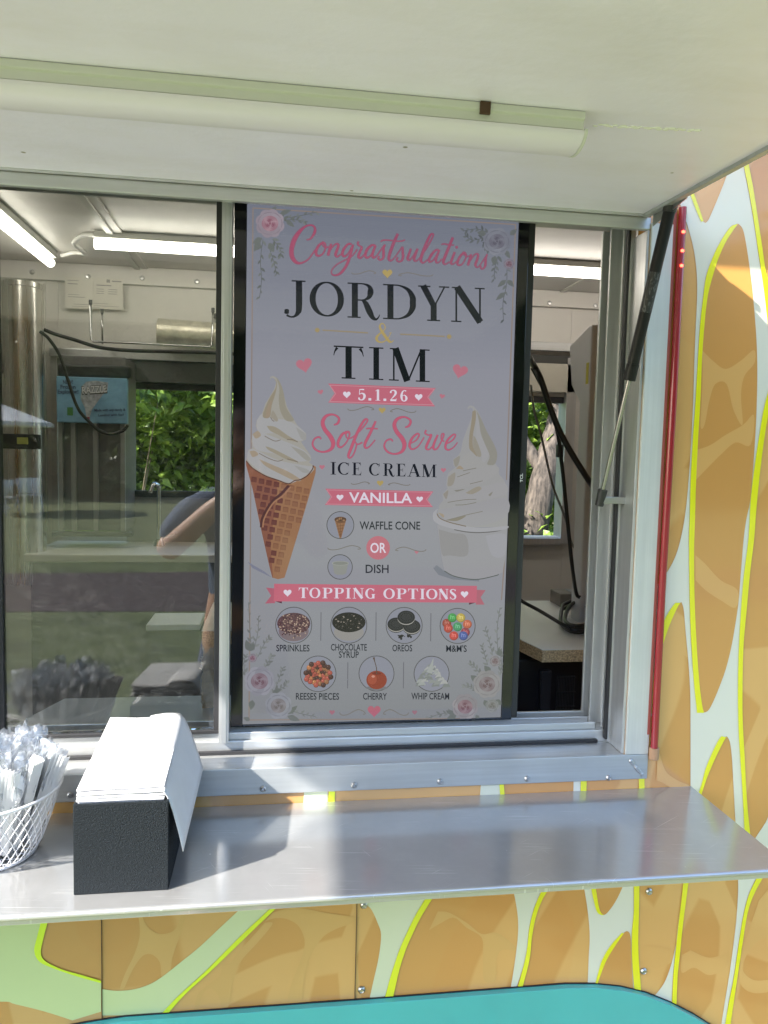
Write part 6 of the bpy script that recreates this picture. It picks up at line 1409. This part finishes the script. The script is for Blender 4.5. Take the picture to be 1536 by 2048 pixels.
for p in ((181, 603), (204, 621, 1.93), (426, 619), (430, 630, 1.93)):
    c = at(p[0], p[1], p[2] if len(p) > 2 else Yr); g = G(); g.tube([c + Vector((0, 0, -.012)), c + Vector((0, 0, .006))], .0068, 8); adopt(g.build('end_cap', BLACK_RUB, None, smooth=40), t)
g = G(); c0 = at(316, 664, 1.84); c1 = at(560, 682, 1.84); P = []; R = []
for i in range(121): P.append(c0.lerp(c1, i / 120)); R.append(.054 + (.0035 if i % 2 else -.001))
g.tube(P, R, 20); tag(g.build('foil_duct', mat('aluminium foil duct', (.74, .70, .58), .4, .55, var=.2, vs=(30, 30, 30)), None, smooth=180), 'ribbed foil duct lying on the wire rack', 'duct')
# notices on the wall
PAPW = mat('notice paper', (.68, .65, .59), .7); INK = mat('faded notice print', (.30, .29, .28), .7)
def notice(label, x0_, y0_, x1_, y1_, lines):
    a = at(x0_, y1_, 1.972); b = at(x1_, y0_, 1.972)
    t = thing('notice', label, 'notice', ((a.x + b.x) / 2, 1.974, a.z), 'paper notices on the back wall')
    adopt(G().box(a.x, b.x, 1.9735, 1.9745, a.z, b.z).build('sheet', PAPW, None), t)
    g = G()
    for (u0, v, u1, h) in lines: g.box(a.x + (b.x - a.x) * u0, a.x + (b.x - a.x) * u1, 1.9731, 1.9734, b.z + (a.z - b.z) * (v + h), b.z + (a.z - b.z) * v)
    adopt(g.build('print', INK, None), t)
notice('white paper notice on the back wall with small print, left one', 130, 556, 186, 616, [(.1, .1, .5, .02), (.1, .2, .45, .03), (.1, .55, .5, .015), (.1, .62, .7, .02), (.3, .85, .9, .015), (.25, .92, .8, .012)])
notice('white paper notice on the back wall with a dark emblem, right one', 187, 558, 246, 617, [(.44, .04, .56, .10), (.62, .07, .95, .04), (.1, .22, .6, .035), (.1, .35, .35, .02), (.1, .42, .35, .02), (.1, .49, .35, .02), (.5, .35, .8, .02), (.5, .42, .8, .02), (.5, .49, .8, .02), (.0, .82, .5, .012), (.0, .9, .85, .012)])

# frozen treat machine with its blue sign
Ym = 1.72
ma = at(118, 1062, Ym); mb = at(250, 845, Ym)
t = thing('treat_machine', 'grey frozen treat machine with a blue sign on top beside the rear window', 'machine', ((ma.x + mb.x) / 2, Ym, ma.z))
MG = mat('grey machine panel', (.16, .155, .15), .45, var=.1)
adopt(G().box(ma.x, mb.x, Ym + .02, 1.96, ma.z, mb.z + .26).build('cabinet', MG, None, bevel=.004), t)
g = G()
for u in (0, .19, .52, .93): xx = ma.x + (mb.x - ma.x) * u; g.box(xx, xx + .018, Ym - .004, Ym + .0195, ma.z, mb.z)
adopt(g.build('door_frame', mat('grey door trim', (.30, .30, .28), .4), None, bevel=.002), t)
adopt(G().box(ma.x - .02, mb.x + .03, Ym - .03, Ym + .019, ma.z - .018, ma.z - .0005).build('drip_ledge', mat('dark ledge', (.05, .05, .05), .4), None, bevel=.003), t)
sa = at(113, 844, Ym - .03); sb_ = at(254, 757, Ym - .03)
adopt(G().box(sa.x, sb_.x, Ym - .028, Ym + .0, sa.z, sb_.z).build('sign_panel', mat('pale blue sign', (.20, .40, .58), .4, var=.22, vs=(10, 10, 10)), None, bevel=.003), t)
adopt(G().box(sa.x + .002, sb_.x + .012, Ym - .02, Ym + .03, sb_.z + .0005, sb_.z + .05).build('hood', BLACK_PL, None, bevel=.01), t)
Wd, Ht = sb_.x - sa.x, sb_.z - sa.z
def sign_text(txt, u, v, w_, h, mt, name='lettering', rot=0., bold=.02, dy=.0290):
    tr_, wd_ = text_tris(txt, bold); g = G(); c, s_ = math.cos(rot), math.sin(rot)
    for tri in tr_:
        P = []
        for a, b in tri:
            X = (a / wd_ - .5) * w_ * Wd; Z = (b - .5) * h * Ht; P.append((sa.x + u * Wd + X * c - Z * s_, Ym - dy, sa.z + v * Ht + X * s_ + Z * c))
        g.add(P, [tuple(range(len(tri)))])
    return adopt(g.build(name, mt, None), t)
NAVY = mat('navy print', (.02, .025, .09), .5); WPR = mat('white print', (.75, .75, .78), .5); CPR = mat('charcoal print', (.05, .05, .055), .5)
for i, s_ in enumerate(('NEW!', 'Frozen', 'Explosion!')): sign_text(s_, .165, .88 - .105 * i, (.14, .21, .29)[i], .085, NAVY, rot=rad(2))
g = G(); rn = random.Random(4)
g.prism([(sa.x + Wd * u, Ym - .0286, sa.z + Ht * v) for u, v in ((.34, .55), (.36, .80), (.42, .90), (.55, .93), (.73, .90), (.72, .72), (.64, .60), (.50, .30), (.45, .05), (.43, .05), (.40, .32), (.35, .48))], (0, .0006, 0)); adopt(g.build('cone_print', mat('pale cone print', (.42, .44, .48), .5, var=.35, vs=(70, 70, 70)), None), t)
sign_text('RAZZLE', .535, .73, .36, .17, CPR, rot=rad(6), bold=.055, dy=.0292); sign_text('RAZZLE', .535, .735, .345, .15, WPR, rot=rad(6), bold=.012, dy=.0296)
sign_text('Made with any candy &', .755, .30, .44, .055, NAVY, rot=rad(3)); sign_text('Loading with fun!', .77, .19, .36, .055, NAVY, rot=rad(3))
adopt(G().box(sa.x + .15 * Wd, sa.x + .23 * Wd, Ym - .0289, Ym - .0281, sa.z + .15 * Ht, sa.z + .33 * Ht).build('sticker', mat('green sticker', (.06, .22, .05), .5), None), t)
g = G(); g.tube([(sa.x + .445 * Wd, Ym - .028, sa.z + .05 * Ht), (sa.x + .445 * Wd, Ym - .030, sa.z + .13 * Ht)], .006, 8); adopt(g.build('cherry_print', mat('red print', (.3, .03, .05), .5), None), t)

# sink bench under the rear window
a = at(95, 1085, 1.50); b_ = at(437, 1088, 1.50)
t = thing('sink_bench', 'white sink bench with a dark splashback under the rear window', 'bench', (-.3, 1.7, TZ0 + .06))
adopt(G().box(-.935, .35, 1.52, 1.985, 1.262, 1.292).build('worktop', WHITE_IN, None, bevel=.004), t)
adopt(G().box(-.92, .33, 1.56, 1.985, TZ0 + .0605, 1.2615).build('cabinet', mat('grey bench front', (.05, .05, .048), .5), None), t)
adopt(G().box(-.64, .33, 1.930, 1.945, 1.2925, 1.487).build('splashback', mat('grey splashback', (.25, .25, .24), .4), None), t)
adopt(G().box(-.645, .335, 1.925, 1.950, 1.4875, 1.515).build('splashback_rail', BLACK_RUB, None), t)
fx = at(318, 1040, 1.80)
t = thing('tap', 'tall chrome tap standing on the sink bench', 'tap', (fx.x, 1.80, 1.2925))
g = G(); zt_ = at(318, 975, 1.80).z; g.tube(spline([(fx.x, 1.80, 1.2925), (fx.x, 1.80, zt_ - .02), (fx.x - .006, 1.79, zt_ + .01), (fx.x - .018, 1.77, zt_ + .012), (fx.x - .028, 1.755, zt_ - .02)], 6), .009, 10); adopt(g.build('spout', CHR, None, smooth=180), t)
adopt(G().lathe([(0, 1.32), (.016, 1.32), (.022, 1.30), (.024, 1.2927), (0, 1.2927)], (fx.x, 1.80, 0), 16).build('base', CHR, None, smooth=40), t)
g = G(); g.tube([(fx.x + .012, 1.80, 1.325), (fx.x + .07, 1.78, 1.345)], .006, 8); adopt(g.build('lever', CHR, None, smooth=40), t)

# inner counter behind the sill and the chipboard stand that carries the screen
CNT = mat('pale blue laminate', (.42, .45, .50), .35, var=.05)
t = thing('inner_counter', 'pale laminate counter just inside the left pane', 'counter', (-.3, .3, 1.06))
adopt(G().prism([(-.575, .152, 1.075), (.40, .152, 1.075), (.40, .40, 1.075), (-.49, .40, 1.075)], (0, 0, .03)).build('counter_top', CNT, None, bevel=.002), t)
adopt(G().box(-.47, .38, .36, .385, TZ0 + .0605, 1.0745).build('support_panel', mat('dark support panel', (.08, .08, .08), .6), None), t)
CHIP = mat('raw chipboard', (.46, .34, .20), .9, var=.55, vs=(260, 260, 260), bump=.9, bs=210)
WTOP = mat('white melamine', (.70, .69, .66), .35, var=.04, vs=(6, 6, 6))
PINE = mat('rough pine', (.42, .30, .17), .85, var=.3, vs=(70, 70, 5), bump=.6, bs=90)
def chipboard(label, xa, xb, ya_, yb_, z, th, grp):
    t = thing('chipboard_shelf', label, 'shelf', (xa, ya_, z - th), grp)
    adopt(G().box(xa, xb, ya_ + .0002, yb_, z - .0018, z).build('melamine_face', WTOP, None), t)
    adopt(G().box(xa + .0003, xb, ya_, yb_ - .0003, z - th, z - .0019).build('raw_core', CHIP, None), t); return t
cl_ = at(403, 1262, .30); t = chipboard('white chipboard shelf with raw edge behind the left pane, on a wooden post', cl_.x, .10, .30, .62, cl_.z + .001, .032, 'chipboard shelves inside the trailer')
lp = at(404, 1290, .315); lz = cl_.z - .0315
t = thing('wooden_post', 'rough sawn wooden post propping the left chipboard shelf', 'post', (lp.x + .02, .32, 1.1055))
g = G(); rn = random.Random(9); nz = 16; vs = []
for j in range(nz + 1):
    z = 1.1055 + (lz - 1.106) * j / nz; w_ = .034 + (.006 if j > nz * .6 else 0)
    for (sx, sy) in ((0, 0), (1, 0), (1, 1), (0, 1)): vs.append((lp.x + .002 + sx * w_ + rn.uniform(-.0025, .0025), .305 + sy * .04 + rn.uniform(-.002, .002), z))
g.add(vs, [(4 * j + q, 4 * j + (q + 1) % 4, 4 * j + 4 + (q + 1) % 4, 4 * j + 4 + q) for j in range(nz) for q in range(4)] + [(3, 2, 1, 0), tuple(4 * nz + q for q in range(4))])
adopt(g.build('timber', PINE, None), t)
g = G()
for i in range(26):
    z = 1.108 + (lz - 1.112) * rn.random(); e_ = rn.choice((0, 1)); p = Vector((lp.x + .002 + e_ * .03 + rn.uniform(-.002, .002), .3035, z)); g.add([p, p + Vector((rn.uniform(-.006, .004), -.004, rn.uniform(-.004, .012))), p + Vector((.003, -.002, .007))], [(0, 1, 2)])
adopt(g.build('splinters', mat('pale splinters', (.62, .52, .38), .9), None), t)
ra = at(1085, 1300, .27); zt2 = ra.z + .0008
t = thing('chipboard_shelf', 'white chipboard shelf with raw edge and clipped corner right of the television', 'shelf', (ra.x, .27, zt2 - .03), 'chipboard shelves inside the trailer')
yb2 = .86; xl = at(1040, 1262, .38)
foot = [(ra.x, .27), (1.05, .27), (1.05, yb2), (xl.x - .02, yb2), (xl.x, .36)]
adopt(G().prism([(x, y, zt2 - .0018) for x, y in foot], (0, 0, .0018)).build('melamine_face', WTOP, None), t)
adopt(G().prism([(x + (.0003 if i in (0, 4) else 0), y + .0002, zt2 - .031) for i, (x, y) in enumerate(foot)], (0, 0, .029)).build('raw_core', CHIP, None), t)
# black appliance under the right shelf
t = thing('black_appliance', 'black vented appliance under the right chipboard shelf', 'appliance', (.75, .33, 1.0))
AP = mat('black appliance case', (.012, .013, .016), .4)
apz = at(1150, 1440, .33).z - .08
adopt(G().box(.53, .98, .36, .80, apz, zt2 - .05).build('case', AP, None, bevel=.004), t)
va = at(1112, 1425, .355); vb = at(1152, 1352, .355)
adopt(G().box(at(1083, 1300, .35).x, at(1104, 1300, .35).x, .345, .3595, apz, zt2 - .075).build('front_rail', mat('charcoal rail', (.03, .033, .038), .35), None, bevel=.002), t)
g = G()
for i in range(12): xx = va.x + (vb.x - va.x) * i / 12; g.box(xx, xx + .0022, .354, .3592, va.z, vb.z)
for v in (.15, .55, .95): zz = va.z + (vb.z - va.z) * v; g.box(va.x, vb.x, .352, .3538, zz, zz + .003)
adopt(g.build('vent_grille', mat('grille black', (.035, .037, .04), .3), None), t)
# white machine on the right
t = thing('soft_serve_machine', 'tall white soft serve machine standing inside right of the opening', 'machine', (.98, .85, TZ0 + .06))
WM = mat('white machine enamel', (.60, .60, .61), .35, var=.04)
XS, YF_, YB_ = .842, .55, .706
zF = atx(1192, 646, XS).z; zK = atx(1148, 690, XS).z; zN0 = atx(1144, 770, XS).z; zN1 = atx(1156, 806, XS).z; yN = atx(1158, 820, XS).y; yM = atx(1143, 760, XS).y
adopt(G().prism([(XS, YF_, TZ0 + .062), (XS, YF_, zF), (XS, YF_ + .02, zF), (XS, YB_, zK), (XS, yM, zN0), (XS, yN, zN1), (XS, yN, TZ0 + .062)], (.42, 0, 0)).build('cabinet', WM, None, bevel=.005), t)
c = atx(1186, 745, XS - .001); adopt(G().box(XS - .0012, XS - .0002, YF_ + .008, YF_ + .024, atx(1188, 765, XS).z, atx(1188, 722, XS).z).build('warning_label', mat('yellow label', (.55, .48, .03), .5), None), t)
# cables
hose('thick black cable curving down from the back of the television', [(1050, 700, .2), (1066, 728), (1082, 760), (1102, 820), (1128, 880), (1178, 962), (1196, 985, .6)], .0078, .42)
hose('black power cable dropping from the television to the shelf', [(1064, 735), (1092, 790), (1114, 860), (1125, 940), (1135, 1040), (1143, 1120), (1152, 1184, .55), (1160, 1195, .55)], .0052, .46)
hose('thin grey cable hanging behind the black power cable', [(1062, 770), (1068, 820), (1082, 870), (1100, 950), (1112, 990), (1132, 1040), (1145, 1090), (1170, 1112)], .0035, .62, m_=mat('grey cable', (.22, .22, .21), .4))
hose('black cable running across the right chipboard shelf', [(1030, 1190, .55), (1045, 1203, .52), (1080, 1222, .48), (1120, 1246, .42), (1140, 1256, .40)], .005, .5)
g = G()
for k_ in range(4):
    rr_ = (26 - 3 * k_, 30 - 4 * k_); P = []
    for i in range(28):
        a_ = 2 * PI * i / 27 + .6 * k_; u_, v_ = 1160 + rr_[0] * 1.5 * math.cos(a_) - (k_ % 2) * 5, 1242 + rr_[1] * .8 * math.sin(a_) - 22 * max(0, -math.sin(a_)) ** 2 * (1 if k_ < 2 else .3)
        q_ = atz(u_, min(v_, 1275), zt2 + .006 + .006 * k_); P.append(Vector((q_.x, max(.30, min(.62, q_.y)), zt2 + .007 + .0075 * k_ + (.05 if k_ < 2 else .02) * max(0, -math.sin(a_)))))
    g.tube(P, .0052, 7)
tag(g.build('coiled_cable', HOSE, None, smooth=180), 'coil of black cable lying on the right chipboard shelf', 'cable')
c = atz(1152, 1212, zt2); t = thing('power_adapter', 'grey power adapter on the right chipboard shelf behind the coiled cable', 'adapter', (c.x, c.y, zt2))
adopt(G().box(c.x - .02, c.x + .05, c.y, c.y + .05, zt2 + .0005, zt2 + .045).build('case', mat('grey adapter', (.20, .20, .20), .5), None, bevel=.003), t)
g = G(); g.tube(spline([(c.x, c.y + .02, zt2 + .045), (c.x + .002, c.y + .015, zt2 + .075), (c.x + .03, c.y + .02, zt2 + .085), (c.x + .05, c.y + .03, zt2 + .05)], 5), .003, 6); adopt(g.build('lead', WCAB, None, smooth=180), t)
c = atz(1062, 1183, zt2); t = thing('junction_box', 'grey brown box with a white lead at the back of the right shelf', 'box', (c.x + .08, yb2 - .05, zt2))
yj = min(c.y, yb2 - .11); adopt(G().box(c.x, c.x + .17, yj, yj + .09, zt2 + .0005, zt2 + .042).build('case', mat('grey brown case', (.16, .14, .12), .6, var=.2), None, bevel=.003), t)
g = G(); g.tube(spline([(c.x + .05, yj - .002, zt2 + .01), (c.x + .08, yj - .012, zt2 + .038), (c.x + .13, yj - .012, zt2 + .036), (c.x + .19, yj, zt2 + .012)], 5), .0025, 6); adopt(g.build('lead', WCAB, None, smooth=180), t)
# storage tray seen dimly through the pane
g = G(); t = thing('tray', 'white tray on a low cabinet dimly seen through the left pane', 'tray', (-.42, .95, 1.19))
ta = at(292, 1262, .95); tb_ = at(400, 1264, .95)
adopt(G().box(ta.x, tb_.x, .95, 1.12, ta.z, ta.z + .02).build('tray_body', WTOP, None, bevel=.003), t)
adopt(G().box(ta.x + .01, tb_.x, .97, 1.12, TZ0 + .0605, ta.z - .0005).build('low_cabinet', mat('grey low cabinet', (.06, .06, .058), .6), None), t)
